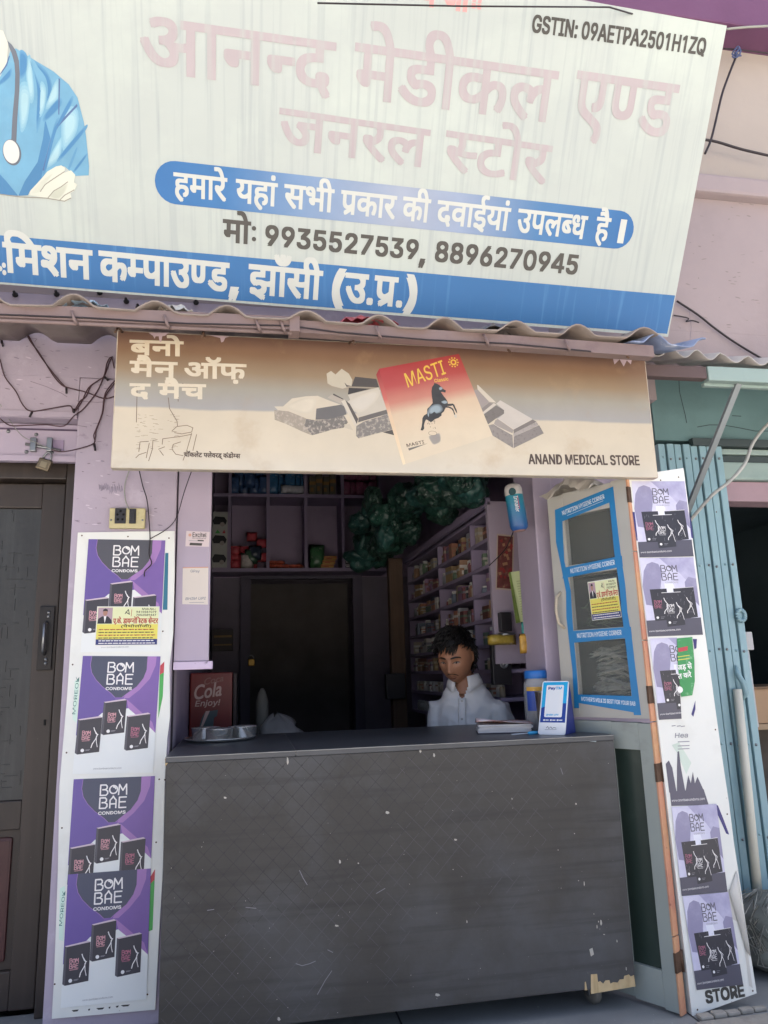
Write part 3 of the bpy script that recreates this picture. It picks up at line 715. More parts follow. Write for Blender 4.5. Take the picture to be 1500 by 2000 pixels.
for pts, h, tex, ly in ((ca([(680, 230), (730, 200), (780, 240), (850, 175), (930, 230), (970, 300), (960, 370), (860, 400), (740, 370), (690, 340)]), '#b3aa96', 0, 1), (ca([(690, 500), (740, 465), (860, 520), (840, 570)]), '#a39a8c', 0, 2),
    (ca([(90, 600), (190, 600), (290, 510), (450, 485), (580, 480), (700, 530), (840, 580), (565, 625), (555, 750), (480, 735), (250, 660), (130, 640)]), '#bdb29d', 0, 2), (ca([(90, 640), (250, 655), (450, 735), (430, 800), (510, 925), (400, 880), (230, 800), (95, 750)]), '#958b7c', 1, 3),
    (ca([(450, 740), (560, 755), (700, 745), (870, 690), (920, 780), (870, 840), (740, 860), (650, 890), (515, 925), (430, 810)]), '#6f6a63', 1, 4), (ca([(565, 625), (840, 580), (880, 600), (905, 690), (700, 745), (555, 750)]), '#65625f', 0, 5),
    (ca([(960, 375), (1000, 265), (1240, 290), (1270, 385)]), '#4a4541', 0, 2), (ca([(930, 390), (1180, 400), (920, 465)]), '#3b3835', 0, 3), (ca([(920, 470), (1265, 385), (1360, 635), (1040, 720), (960, 560)]), '#b5ad9d', 0, 4),
    (ca([(845, 540), (885, 525), (1030, 740), (1020, 830), (1000, 830)]), '#bcb3a1', 0, 5), (ca([(890, 530), (940, 570), (1035, 740), (1020, 800)]), '#55504b', 0, 6), (ca([(1040, 725), (1360, 635), (1375, 680), (1035, 780)]), '#625d58', 0, 5),
    (ca([(1015, 820), (1100, 770), (1375, 685), (1435, 855), (1300, 890), (1040, 960), (1010, 930)]), '#76716a', 1, 5), (ca([(1310, 890), (1430, 860), (1460, 930)]), '#4f4a45', 0, 5), (ca([(880, 330), (910, 360), (960, 370), (905, 380)]), '#4f4a45', 0, 3), (ca([(760, 455), (870, 515), (862, 522), (750, 470)]), '#4f4a45', 0, 4), (ca([(880, 800), (940, 800), (980, 870), (880, 840)]), '#b3a996', 0, 4),
    (cb_([(140, 200), (190, 180), (400, 400), (245, 520)]), '#918882', 0, 2), (cb_([(190, 105), (210, 110), (520, 410), (400, 395), (200, 185)]), '#bfb5a3', 0, 3), (cb_([(250, 525), (400, 410), (460, 430), (270, 590)]), '#7f7872', 0, 3), (cb_([(270, 590), (480, 420), (525, 445), (285, 622)]), '#bbb2a4', 0, 4),
    (cb_([(285, 630), (520, 460), (655, 540), (655, 600), (510, 690), (360, 800)]), '#6f6963', 2, 5), (cb_([(520, 430), (590, 370), (1140, 690), (820, 870), (545, 690), (655, 600), (655, 540)]), '#b6aea3', 0, 2), (cb_([(500, 720), (545, 690), (820, 880), (800, 940), (480, 790)]), '#928a82', 0, 3),
    (cb_([(820, 875), (1145, 700), (1215, 740), (820, 940)]), '#746d67', 0, 4), (cb_([(815, 945), (1215, 742), (1250, 800), (820, 1000)]), '#9d958d', 2, 4), (cb_([(820, 1000), (1260, 800), (1340, 940), (820, 1195)]), '#7f7872', 2, 4), (cb_([(365, 805), (480, 780), (800, 970), (815, 1195), (415, 950)]), '#857e77', 2, 4)):
    S.pxpoly(pts, cocoa(h, tex), ly)
for pts in ([(480, 785), (640, 880), (780, 960)], [(815, 1000), (815, 1190)], [(560, 690), (820, 870), (1140, 700)]): S.pxstroke(cb_(pts), .0014, cocoa('#c3baab', 0), 6)
for pts, g in (([(930, 560), (1100, 470), (1260, 430), (1200, 560), (1050, 650)], '#bdb6a8'), ([(260, 600), (420, 520), (540, 530), (500, 650), (380, 660)], '#c3b9a5')): S.soft(ca(pts), '#b8af9c', g, 5, 3)
f = [S.px(*p) for p in ((740, 720.5), (896, 691.5), (962, 851), (793, 906))]
dv = Vector((f[3][0]-f[0][0], 0, f[3][1]-f[0][1])); dl = dv.length; dv.normalize(); a0 = f[0][0]*dv.x+f[0][1]*dv.z
RED = Mgrad('pack_print', dv, a0, a0+dl, [(0, '#9c3a3c'), (.22, '#a34a45'), (.40, '#b47a68'), (.52, '#c3ad92'), (.8, '#c8b99f'), (1, '#c8baa1')], .42, .04, 12)
S.poly(f, RED, 6)
S.pxpoly(z6([(570, 105), (555, 135), (690, 590), (704, 585)]), Mgrad('pack_side_print', dv, a0, a0+dl, [(0, '#8a2a30'), (.35, '#b4655a'), (.5, '#cbb091'), (1, '#d9c7a6')]), 6)
YEL = M('print_yellow', '#d3b04a', .5, .1)
S.pxtext('MASTI', (797, 757), (871, 730), 27, YEL, 8, .0004, shear=.2); S.pxtext('Classic', (849, 747), (876, 743), 6, YEL, 8, .0003)
bc = S.px(*z6([(945, 72)])[0])
for k in range(10): a = 2*pi*k/10; S.disc(bc[0]+.017*cos(a), bc[1]+.017*sin(a), .0032, YEL, 8, 6)
S.disc(bc[0], bc[1], .0115, YEL, 8); S.disc(bc[0], bc[1], .006, MATS['pack_print'], 9)
zh = lambda pts: [(800+x/12.5, 730+y/12.5) for x, y in pts]
HB = M('print_black_horse', '#3a3a39', .5, .15, 30)
S.pxpoly(zh([(600, 230), (650, 240), (720, 275), (780, 340), (840, 390), (885, 410), (870, 465), (800, 445), (760, 450), (790, 490), (830, 550), (890, 620), (930, 700), (930, 735), (1000, 735), (1050, 730), (1090, 760), (1125, 850), (1145, 880), (1160, 980), (1125, 930), (1090, 860), (1050, 775), (1000, 790), (920, 795), (880, 830), (830, 930), (780, 970), (775, 1030), (740, 1050), (700, 1085), (620, 1110), (560, 1160), (520, 1190), (450, 1140), (400, 1120), (370, 1180), (350, 1260), (355, 1340), (320, 1390), (265, 1380), (290, 1300), (305, 1200), (310, 1090), (350, 1020), (420, 980), (430, 860), (500, 790), (560, 720), (555, 640), (540, 560), (530, 440), (545, 330), (590, 270)]), HB, 8)
S.pxpoly(zh([(880, 800), (950, 800), (1010, 820), (1065, 860), (1100, 960), (1112, 1005), (1085, 1005), (1060, 920), (1020, 865), (950, 835), (880, 830)]), HB, 9)
for pts in ([(1090, 1000), (1150, 1000), (1140, 1090), (1090, 1060)],): S.pxpoly(zh(pts), M('print_pale_hoof', '#b9b3a4', .5), 9)
for pts in ([(500, 840), (600, 775), (720, 775), (780, 860), (740, 930), (650, 960), (600, 930), (540, 970), (470, 940)], [(780, 690), (860, 660), (920, 700), (850, 735)], [(440, 920), (470, 1000), (455, 1050), (435, 980)], [(770, 330), (800, 370), (740, 400), (720, 350)]): S.soft(zh(pts), '#4a4d4e', '#8d9a9e', 9, 4, .2)
for k in range(14): a = zh([(390+random.uniform(0, 260), 1150+random.uniform(0, 200))])[0]; S.disc(*S.px(*a), .0012+.001*random.random(), M('print_splash', '#7d776c', .5), 9, 6)
cc = S.px(844.8, 846.4); S.soft(zh([(480, 1540), (560, 1700), (640, 1710), (740, 1640), (720, 1470), (600, 1500)]), '#b5ab9a', '#8f8981', 8, 4, .1); S.disc(cc[0], cc[1], .0155, M('print_dark_grey', '#6c675f', .5), 10, 22, .0085); S.disc(cc[0], cc[1], .0142, MATS['pack_print'], 11, 22, .0073)
S.pxtext('MASTI', z6([(711, 500)])[0], z6([(798, 481)])[0], 6, BRN, 8, .0003); S.pxpoly(z6([(716, 507), (816, 481), (721, 518)]), MATS['print_dark_grey'], 8)
DRIP = M('paint_drip', '#b9a3a6', .5, .05)
for pts in ([(290, 650), (330, 650), (322, 656), (317, 657), (315, 668), (312, 668), (310, 657), (304, 657), (302, 662), (299, 656)], [(408, 655), (450, 657), (440, 660), (436, 668), (432, 669), (430, 660)], [(1195, 693), (1235, 695), (1232, 712), (1224, 704), (1218, 716), (1210, 702), (1200, 712)]):
    S.pxpoly(pts, DRIP, 3)
S.done('print', sg)
for x in (-.42, -.15, .35, .9, 1.35):
    m = MB(); m.tube([(x, -.545, 2.40), (x, -.50, 2.44), (x, -.41, 2.462)], .004, RUST, 6); m.done('hanger_wire', sg)
# ================================================================ printed condom posters: two designs in template units (u 0..1, v 0..1.5 down)
PU = M('poster_purple', '#775c9e', .4, .08, 6); PUD = M('poster_violet', '#675598', .4, .06, 5); PK = M('poster_pink_band', '#9f78b1', .4, .08, 6)
CHAR = M('poster_charcoal', '#505057', .4, .06, 6); SLATE = M('poster_slate', '#484d60', .4, .06, 6); PWHITE = M('poster_white', '#dfe2df', .45, .03, 4)
INK = M('poster_white_ink', '#e6e4e2', .4, .02); BOXD = M('print_box_front', '#3d3c44', .4, .08, 8); BOXS = M('print_box_side', '#55545c', .4, .1, 12); BOXT = M('print_box_top', '#cdbcc4', .4, .05)
PINKI = M('print_pink_ink', '#c9959c', .4, .05); GREYI = M('print_grey_ink', '#8f8f95', .4, .05); ROSE = M('print_rose_ink', '#b06a80', .4, .05)
def logo(D, u0, v0, w, h, mt, lw, layer):
    """the two-line lettering: a ring with a gleam for the O, a pointed A"""
    def st(pts, closed=False): D.stroke([(u0+x*w, v0+y*h) for x, y in pts], lw, mt, layer, closed)
    def B(x, y): st([(x, y), (x+.2, y), (x+.25, y+.06), (x+.25, y+.14), (x+.19, y+.2), (x+.08, y+.2)]); st([(x+.19, y+.2), (x+.28, y+.27), (x+.28, y+.37), (x+.22, y+.44), (x, y+.44), (x, y)])
    B(0, 0); B(0, .55)
    st([(.5+.15*cos(a*pi/8), .21+.17*sin(a*pi/8)) for a in range(16)], True)
    st([(.5+.085*cos(a), .2-.1*sin(a)) for a in (.2, .7, 1.2, 1.7)])
    st([(.70, .44), (.72, 0), (.86, .26), (.99, 0), (1.01, .44)])
    st([(.39, .99), (.39, .66), (.47, .56), (.505, .49), (.54, .56), (.62, .66), (.62, .99)]); st([(.39, .82), (.62, .82)])
    st([(1.01, .55), (.74, .55), (.74, .99), (1.01, .99)]); st([(.76, .75), (.98, .75)])
def pack(D, u, v, w, h, ink, layer, side=True, legs=True, lg=True):
    if side:
        D.poly([(u, v+.03), (u-.025, v+.018), (u-.03, v+h-.02), (u, v+h)], BOXS, layer)
        D.poly([(u-.025, v+.018), (u, v+.03), (u+w, v-.005), (u+w-.03, v-.022)], BOXT, layer)
    D.poly([(u, v+.03), (u+w, v-.005), (u+w-.004, v+h-.03), (u, v+h)], BOXD, layer+.2)
    if lg: logo(D, u+w*.16, v+h*.36, w*.36, h*.24, ink, .008, layer+1); D.stroke([(u+w*.17, v+h*.635), (u+w*.5, v+h*.625)], .006, ink, layer+1)
    if legs:
        X = lambda a, b: (u+w*a, v+h*b)
        D.stroke([X(.66, .27), X(.70, .34), X(.84, .47), X(.78, .58), X(.64, .72), X(.60, .82)], .011, INK, layer+1)
        D.stroke([X(.70, .34), X(.78, .44), X(.88, .46)], .008, INK, layer+1); D.stroke([X(.80, .50), X(.82, .66), X(.88, .80)], .008, INK, layer+1)
    D.disc(u+w*.22, v+h*.89, .022, INK, layer+1, 12); D.stroke([(u+w*.36, v+h*.875), (u+w*.56, v+h*.868)], .005, GREYI, layer+1); D.stroke([(u+w*.36, v+h*.895), (u+w*.52, v+h*.888)], .005, GREYI, layer+1)
def poster_a(D, shield, upto=1.5):
    D.poly([(0, 0), (1, 0), (1, upto), (0, upto)], PWHITE, 0)
    D.poly([(0, 0), (1, 0), (1, 1.0), (.86, .87), (.63, .68), (.3, .74), (.02, 1.02), (0, 1.02)], PU, 1)
    D.poly([(0, 0), (.5, 0), (.45, .6), (.3, .74), (.02, 1.02), (0, 1.02)], PUD, 1.5)
    D.poly([(.8, 0), (.95, 0), (.945, .12), (.88, .30), (.76, .44), (.63, .55), (.56, .55)], PK, 2)
    D.poly([(.66, .0), (.80, .0), (.80, .2), (.72, .4), (.6, .5)], PK, 1.8)
    D.poly([(.6, .56), (.95, .86), (1, 1.0), (.86, .87), (.63, .68)], PK, 2)
    cur = [(.115, 0), (.105, .12), (.13, .22), (.19, .31), (.28, .40), (.40, .49), (.45, .54), (.54, .54), (.60, .49), (.72, .40), (.80, .29), (.835, .18), (.835, 0)]
    D.poly(cur, shield, 3); D.stroke(cur[:7], .006, PK, 4); D.stroke(cur[7:], .006, PK, 4)
    logo(D, .335, .085, .32, .285, INK, .017, 5)
    D.text('CONDOMS', (.325, .443), (.655, .443), .036, INK, 5, .0015)
    if upto > .6: pack(D, .34, .58, .265, .44, PINKI, 6)
    if upto > .9:
        pack(D, .035, .80, .275, .46, PINKI, 6); pack(D, .645, .76, .275, .46, ROSE, 6)
    if upto > 1.45: D.text('www.bombaecondoms.com', (.25, 1.45), (.60, 1.445), .022, GREYI, 5)
HAZE1 = M('poster_lilac', '#b9b6cf', .35, .07, 3, stain=('#e0e0ea', 4, .4, .7, .9)); FIG = M('poster_grey_figure', '#8d89a4', .35, .12, 6, stain=('#aaa7bf', 8, .5, .7, .7)); FIG2 = M('poster_pale_figure', '#a09dbb', .35, .12, 5, stain=('#c6c4d8', 6, .45, .7, .9))
BAND = M('poster_grey_band', '#54535f', .35, .08, 8); GLOW = M('poster_pale_glow', '#dfe0ea', .35, .02); BOXG = M('print_box_grey', '#38383f', .3, .1, 14, stain=('#6a6a72', 22, .6, .75, .7))
THIN = M('print_thin_grey', '#5b5863', .4, .05)
def poster_b(D, right=True):
    D.poly([(0, 0), (1, 0), (1, 1.5), (0, 1.5)], HAZE1, 0)
    D.poly([(.35, 0), (1, 0), (1, .75), (.86, .5), (.7, .3), (.5, .15)], FIG2, 1)
    D.poly([(.03, .9), (.0, .55), (.05, .25), (.12, .12), (.22, .08), (.33, .12), (.38, .25), (.34, .5), (.3, .7), (.3, .95)], FIG, 1.5)
    D.poly([(.78, .65), (.78, .48), (.86, .38), (1, .42), (1, .95)], FIG, 1.5)
    D.poly([(.4, .5), (.56, .5), (.62, .75), (.42, .75)], GLOW, 1.6)
    D.poly([(0, 1.2), (1, 1.17), (1, 1.5), (0, 1.5)], BAND, 2)
    logo(D, .37, .15, .29, .29, THIN, .017, 3)
    D.text('CONDOMS', (.42, .50), (.66, .50), .03, GREYI, 3)
    if right: D.poly([(.55, .60), (.93, .58), (.95, 1.16), (.57, 1.2)], BOXG, 3); D.stroke([(.55, .6), (.93, .58)], .007, INK, 4)
    D.poly([(.12, .61), (.43, .6), (.45, 1.2), (.16, 1.21)], BOXG, 3)
    logo(D, .18, .82, .13, .15, ROSE, .007, 4)
    D.poly([(.33, .68), (.68, .67), (.70, 1.3), (.37, 1.33)], BOXG, 4); D.stroke([(.33, .68), (.68, .67)], .009, INK, 5)
    logo(D, .40, .9, .13, .15, INK, .007, 5); D.stroke([(.41, 1.07), (.53, 1.07)], .005, INK, 5)
    for ox, oy, half in ((.36, .78, 1), (.58, .87, 0), (.78, .78, 0)):
        if ox > .7 and not right: continue
        X = lambda a, b: (ox+a, oy+b)
        D.stroke([X(0, 0), X(.015, .05), X(.06, .12), X(.04, .2), X(-.01, .26), X(-.015, .3)], .012, INK, 5)
        if not half: D.stroke([X(.015, .05), X(.07, .1), X(.09, .12), X(.06, .18)], .009, INK, 5); D.stroke([X(.07, .16), X(.09, .22), X(.11, .33)], .008, INK, 5)
    for ox, oy in ((.21, 1.15), (.42, 1.25)): D.disc(ox, oy, .024, INK, 5, 12); D.stroke([(ox+.06, oy-.01), (ox+.13, oy-.01)], .006, GREYI, 5); D.stroke([(ox+.06, oy+.015), (ox+.11, oy+.015)], .006, GREYI, 5)
    for k in range(26):      # grey strokes painted as the shade in creases of the paper
        u, v = random.uniform(.1, .95), random.uniform(.55, 1.15); D.stroke([(u, v), (u+random.uniform(-.02, .02), v+random.uniform(.02, .07))], .003, GREYI, 6)
    D.text('www.bombaecondoms.com', (.03, 1.42), (.60, 1.40), .035, INK, 5)
# ---------------------------------------------------------------- left board on the pillar
YB = -.012
BRD = M('white_board', '#dedfd8', .45, .04, 3, stain=('#c4c2b6', 4, .55, .8, .6), spots=('#8d887e', 40, .74, .79))
lb = thing('poster_board', 'tall white board with four purple posters glued on the left lavender pillar', 'board', (-.44, YB, .25))
e0 = [(152, 1040), (341, 1037), (341, 1120), (338, 1240), (331, 1300), (332, 1400), (327, 1440), (322, 1520), (318, 1700), (311, 1820), (303, 1972), (101, 1990), (106, 1900), (113, 1700), (116, 1535), (131, 1360)]
pts = [at(x, y, YB) for x, y in e0]
m = MB(); m.face(pts, BRD); bb = [Vector((p.x, -.0015, p.z)) for p in pts]
for i in range(len(pts)): m.face([pts[i], pts[(i+1) % len(pts)], bb[(i+1) % len(pts)], bb[i]], BRD)
m.done('panel', lb)
D = Decal((-.44, YB, .25), (1, 0, 0), (0, 0, 1), (0, -1, 0))
GRN = M('scrap_green', '#49a352', .4, .05); RED2 = M('scrap_red', '#b8434c', .4, .05); MINT = M('scrap_mint', '#c9e0d2', .4, .05); TEALP = M('scrap_teal', '#2d6f86', .4, .05)
D.pxpoly([(323, 1080), (329, 1080), (327, 1191), (318, 1191)], TEALP, 1)
D.pxpoly([(313, 1300), (321, 1292), (320, 1313), (312, 1318)], RED2, 1); D.pxpoly([(312, 1318), (320, 1313), (318, 1360), (309, 1404)], GRN, 1)
D.pxpoly([(294, 1712), (303, 1697), (302, 1718), (294, 1726)], RED2, 1); D.pxpoly([(294, 1726), (302, 1718), (298, 1816), (290, 1819)], GRN, 1)
D.pxpoly([(146, 1330), (155, 1325), (150, 1412), (142, 1405)], MINT, 1); D.pxpoly([(117, 1735), (127, 1730), (124, 1838), (115, 1835)], MINT, 1)
D.pxtext('MOREOK', (147, 1395), (155, 1322), 6, M('scrap_ink', '#3d6f6a', .5), 2); D.pxtext('MOREOK', (121, 1808), (128, 1740), 6, MATS['scrap_ink'], 2)
for x, y, w_ in ((147, 1974, 7), (174, 1972, 2), (196, 1970, 8), (214, 1968, 2), (229, 1966, 3), (245, 1964, 9)):
    D.pxpoly([(x-w_, y-1), (x+w_, y-2.5), (x+w_*.6, y+1.2), (x-w_*.5, y+2)], GREYT, 1)
for x, y in ((160, 1046), (250, 1048), (330, 1051), (142, 1298), (322, 1523), (311, 1522), (121, 1617), (305, 1645), (107, 1922), (288, 1942), (130, 1470), (318, 1233)): D.disc(*D.px(x, y), .003, RUST, 2, 8)
D.done('print', lb)
for k, (tl, tr_, shield, upto, lab) in enumerate((((173, 1053), (323, 1055.5), CHAR, 1.5, 'purple poster with three black boxes topmost on the left board, half under a yellow sticker'),
                                  ((162, 1281), (313.5, 1282), SLATE, 1.5, 'torn-topped purple poster with three black boxes, second from the top on the left pillar board'),
                                  ((144, 1522), (302.7, 1515.5), SLATE, 1.19, 'purple poster third from the top on the left pillar board, its lower part pasted over'),
                                  ((132.8, 1708), (294.7, 1696), SLATE, 1.5, 'lowest purple poster on the left pillar board, pasted over the one above'))):
    D = Decal((-.44, YB-.0012*(1+(k == 3)), .25), (1, 0, 0), (0, 0, 1), (0, -1, 0))
    a, b = D.px(*tl), D.px(*tr_); ww = Vector((b[0]-a[0], b[1]-a[1])); pv = Vector((ww.y, -ww.x))
    D.O = Vector((a[0]-.44, YB-.0012*(1+(k == 3)), a[1]+.25))
    D.T = D.affine((0, 0), ww, pv*1.5, 1.5)
    poster_a(D, shield, upto)
    D.T = None
    o = D.done('poster'); tag(o, lab, 'poster', 'purple posters on the left pillar board')
# yellow sticker on it
def sticker(D, T, lab):
    D.T = T
    Y1 = M('sticker_yellow', '#d9cf62', .4, .06, 8); Y2 = M('sticker_pale', '#d8dcae', .4, .05); NV = M('sticker_navy', '#2b3670', .4, .05); RD = M('sticker_red_ink', '#a8342c', .4); BK = M('sticker_black_ink', '#26262a', .5)
    D.poly([(0, 0), (1, 0), (1, .63), (0, .63)], M('sticker_white', '#dcdcd4', .4, .02), 0)
    D.poly([(.012, .29), (.988, .29), (.988, .53), (.012, .53)], Y1, 1); D.poly([(.012, .012), (.988, .012), (.988, .29), (.012, .29)], Y2, 1)
    D.poly([(.012, .53), (.988, .53), (.988, .62), (.012, .62)], NV, 1)
    D.poly([(.02, .02), (.25, .02), (.25, .28), (.02, .28)], M('sticker_photo_back', '#a8909a', .4, .1), 2)
    D.poly([(.02, .28), (.03, .2), (.09, .16), (.18, .16), (.24, .22), (.25, .28)], M('sticker_suit', '#2a2a32', .4, .1), 3); D.poly([(.115, .16), (.135, .27), (.155, .16)], INK, 3.5)
    D.disc(.135, .105, .036, M('sticker_face', '#a87f6c', .5, .05), 3, 14, .048); D.poly([(.095, .1), (.10, .05), (.135, .035), (.17, .05), (.175, .1), (.165, .075), (.105, .075)], BK, 4)
    D.stroke([(.45, .12), (.5, .05), (.52, .13), (.46, .09)], .012, BK, 2); D.stroke([(.55, .16), (.555, .05)], .008, RD, 2)
    D.text('Mob.No.:', (.72, .055), (.94, .055), .03, BK, 2, .001); D.text('9415587079', (.63, .105), (.95, .105), .032, BK, 2, .001); D.text('7052589447', (.63, .155), (.95, .155), .032, BK, 2, .001)
    D.text(['ए.के. डाय', ('half', 'ग'), 'नो', 'ि', ('half', 'स'), 'टक से', ('half', 'न'), 'टर'], (.27, .275), (.985, .275), .075, RD, 3, .003, 'deva')
    D.text('(पैथोलॉजी)', (.4, .34), (.88, .34), .035, BK, 3, .001, 'deva')
    rg = random.Random(5)
    for i, v in enumerate((.375, .42, .465, .51)):          # lines too small to read
        u = .05
        while u < .93:
            w_ = rg.uniform(.03, .09); D.stroke([(u, v), (min(u+w_, .95), v)], .013, BK if i % 2 else RD, 2); D.stroke([(u+w_*.3, v+.008), (u+w_*.4, v-.004)], .01, BK, 2); u += w_+.018
    for v in (.555, .595):
        u = .06
        while u < .93:
            w_ = rg.uniform(.03, .08); D.stroke([(u, v), (min(u+w_, .95), v)], .014, INK, 2); u += w_+.018
    D.T = None
    return tag(D.done('sticker'), lab, 'sticker', 'yellow diagnostic centre stickers')
D = Decal((-.44, YB-.0030, .25), (1, 0, 0), (0, 0, 1), (0, -1, 0))
a, b = D.px(190, 1184.5), D.px(311.7, 1184.5); c = D.px(184.8, 1261)
D.O = Vector((a[0]-.44, YB-.0030, a[1]+.25))
sticker(D, D.affine((0, 0), (b[0]-a[0], b[1]-a[1]), (c[0]-a[0], c[1]-a[1]), .63), 'yellow diagnostic centre sticker pasted across the top purple poster on the left pillar')
# ---------------------------------------------------------------- right: folded door leaf and panel with the grey posters
HX, HY, FX, FY = 1.383, -.385, 1.195, -.08
LE = Vector((HX-FX, HY-FY, 0)).normalized(); LW = Vector((HX-FX, HY-FY, 0)).length; LN = Vector((LE.y, -LE.x, 0)); LN = LN if LN.y < 0 else -LN
GREYP = M('grey_door_paint', '#a9a79f', .5, .06, 4, .1, 40, stain=('#6d665f', 7, .62, .8, .7), spots=('#3a332e', 14, .73, .78))
GREYG = M('grey_green_door_paint', '#8f9690', .5, .06, 4, .1, 40, stain=('#70726c', 6, .6, .8, .6), spots=('#4a4a46', 16, .72, .78))
ORG = M('orange_wood_edge', '#bd8169', .6, .12, 10, .2, 50, stain=('#cdaa78', 4, .45, .7, .8), spots=('#5d3a2c', 22, .7, .76))
TAPE = M('blue_tape', '#2377ad', .35, .06, 6, .1, 30)
lf = thing('folding_door_leaf', 'grey glazed door leaf edged with blue tape, folded outward right of the counter', 'door', (FX, FY, .2))
mt4 = Matrix((LE, -LN, Vector((0, 0, 1)))).transposed().to_4x4(); mt4.translation = Vector((FX, FY, 0))
def lbx(m, s0, s1, d0, d1, z0, z1, mat, bev=0): m.box(s0, s1, d0, d1, z0, z1, mat, bev, mt4)
m = MB()
lbx(m, 0, .072, 0, .032, 1.128, 1.985, GREYP, .002); lbx(m, .292, LW-.004, 0, .032, 1.128, 1.995, GREYP, .002)
for z0, z1 in ((1.128, 1.205), (1.408, 1.45), (1.66, 1.70), (1.895, 1.99)): lbx(m, .0721, .2919, .0005, .0315, z0, z1, GREYP, .001)
up = m.done('upper_frame', lf)
m = MB()
lbx(m, 0, .2, 0, .032, .22, 1.116, GREYG, .002); lbx(m, .306, LW-.004, 0, .032, .21, 1.112, GREYG, .002)
lbx(m, .2001, .3059, .0005, .0315, 1.022, 1.114, GREYG, .001); lbx(m, .2001, .3059, .0005, .0315, .215, .325, GREYG, .001)
m.done('lower_frame', lf)
m = MB(); lbx(m, .2002, .3058, .012, .02, .326, 1.021, M('dark_green_panel', '#28352f', .35, .15, 3, stain=('#46514a', 4, .55, .8, .5))); m.done('lower_panel', lf)
m = MB(); z = .205
for zz in (.44, .94, 1.12, 1.40, 1.72, 2.0): lbx(m, LW-.0035, LW+.003, -.001, .033, z, zz-.004, ORG, .001); z = zz
m.done('orange_edge', lf)
GLS = M('dusty_glass', '#9aa09a', .25, .05, alpha=.13)
for z0, z1 in ((1.206, 1.407), (1.451, 1.659), (1.701, 1.894)):
    m = MB(); lbx(m, .0722, .2918, .008, .011, z0, z1, GLS); m.done('window_pane', lf)
m = MB(); lbx(m, -.0, LW-.01, .034, .13, 1.15, 1.97, M('cabinet_back', '#3f3d38', .8, .15)); 
for f in m.bm.faces: pass
cab = MB(); CB = MATS['cabinet_back']
lbx(cab, .0, LW-.01, .125, .13, 1.15, 1.97, CB); lbx(cab, 0, .004, .033, .124, 1.15, 1.97, CB); lbx(cab, LW-.014, LW-.01, .033, .124, 1.15, 1.97, CB); lbx(cab, .005, LW-.015, .033, .124, 1.405, 1.412, CB); lbx(cab, .005, LW-.015, .033, .124, 1.655, 1.662, CB); lbx(cab, .005, LW-.015, .033, .124, 1.145, 1.15, CB)
m.bm.free(); cab.done('shallow_cabinet', lf)
D = Decal((FX, FY, 0), LE, (0, 0, 1), LN, base=.001)
L_ = [(.035, 1.93), (.028, 1.80), (.04, 1.72), (.056, 1.6), (.048, 1.5), (.052, 1.4), (.056, 1.3), (.05, 1.16)]
Li = [(.066, 1.885), (.062, 1.80), (.060, 1.72), (.078, 1.6), (.075, 1.5), (.074, 1.4), (.075, 1.3), (.072, 1.16)]
R_ = [(.302, 1.972), (.303, 1.85), (.306, 1.72), (.312, 1.6), (.310, 1.5), (.318, 1.4), (.32, 1.28), (.324, 1.14)]
Ri = [(.279, 1.93), (.280, 1.85), (.280, 1.72), (.288, 1.6), (.287, 1.5), (.290, 1.4), (.293, 1.28), (.296, 1.14)]
for A_, B2_ in ((L_, Li), (Ri, R_)):
    for i in range(7): D.poly([A_[i], A_[i+1], B2_[i+1], B2_[i]], TAPE, 1)
for pts in ([(.035, 1.93), (.066, 1.878), (.279, 1.914), (.302, 1.972)], [(.05, 1.182), (.29, 1.15), (.315, 1.145), (.315, 1.205), (.071, 1.21)], [(.045, 1.652), (.31, 1.668), (.31, 1.708), (.055, 1.694)], [(.055, 1.402), (.318, 1.410), (.318, 1.448), (.05, 1.447)]):
    D.poly(pts, TAPE, 2)
TI = M('tape_white_ink', '#c9d3da', .4)
for s_, a, b, h in (('NUTRITION HYGIENE CORNER', (.07, 1.902), (.262, 1.934), .017), ('NUTRITION HYGIENE CORNER', (.085, 1.668), (.278, 1.679), .018), ('NUTRITION HYGIENE CORNER', (.09, 1.420), (.278, 1.422), .017), ("MOTHER'S MILK IS BEST FOR YOUR BAB", (.085, 1.188), (.305, 1.172), .014)):
    D.text(s_, a, b, h, TI, 3, .0004)
D.stroke([(.09, 1.897), (.255, 1.926)], .0015, TI, 3)
D.done('tape_lettering', lf)
m = MB()
pt = lambda s_, z, d=.02: Vector((FX, FY, 0))+LE*s_+Vector((0, 0, z))+LN*d
m.tube([pt(.03, 1.60, .0), pt(.022, 1.58), pt(.02, 1.53, .026), pt(.024, 1.48), pt(.035, 1.46, .0)], .006, M('bone_handle', '#b9ad98', .4, .1), 8); m.done('handle', lf)
for z in (.36, .95, 1.21, 1.93):
    m = MB(); lbx(m, LW-.004, LW+.0045, -.004, .05, z-.03, z+.03, RUST, .001)
    m.tube([pt(LW+.004, z-.032, -.034), pt(LW+.004, z+.032, -.034)], .006, RUST, 8); m.done('hinge', lf)
# sticker on the middle pane
D = Decal(Vector((FX, FY, 0))-LN*.0065, LE, (0, 0, 1), LN)
a, b, c = D.px(1147.5, 1137), D.px(1204, 1128), D.px(1157, 1212)
O2 = D.O+D.ex*a[0]+D.ey*a[1]; D.O = O2
sticker(D, D.affine((0, 0), (b[0]-a[0], b[1]-a[1]), (c[0]-a[0], c[1]-a[1]), .63), 'yellow diagnostic centre sticker on the middle pane of the blue-taped door leaf')
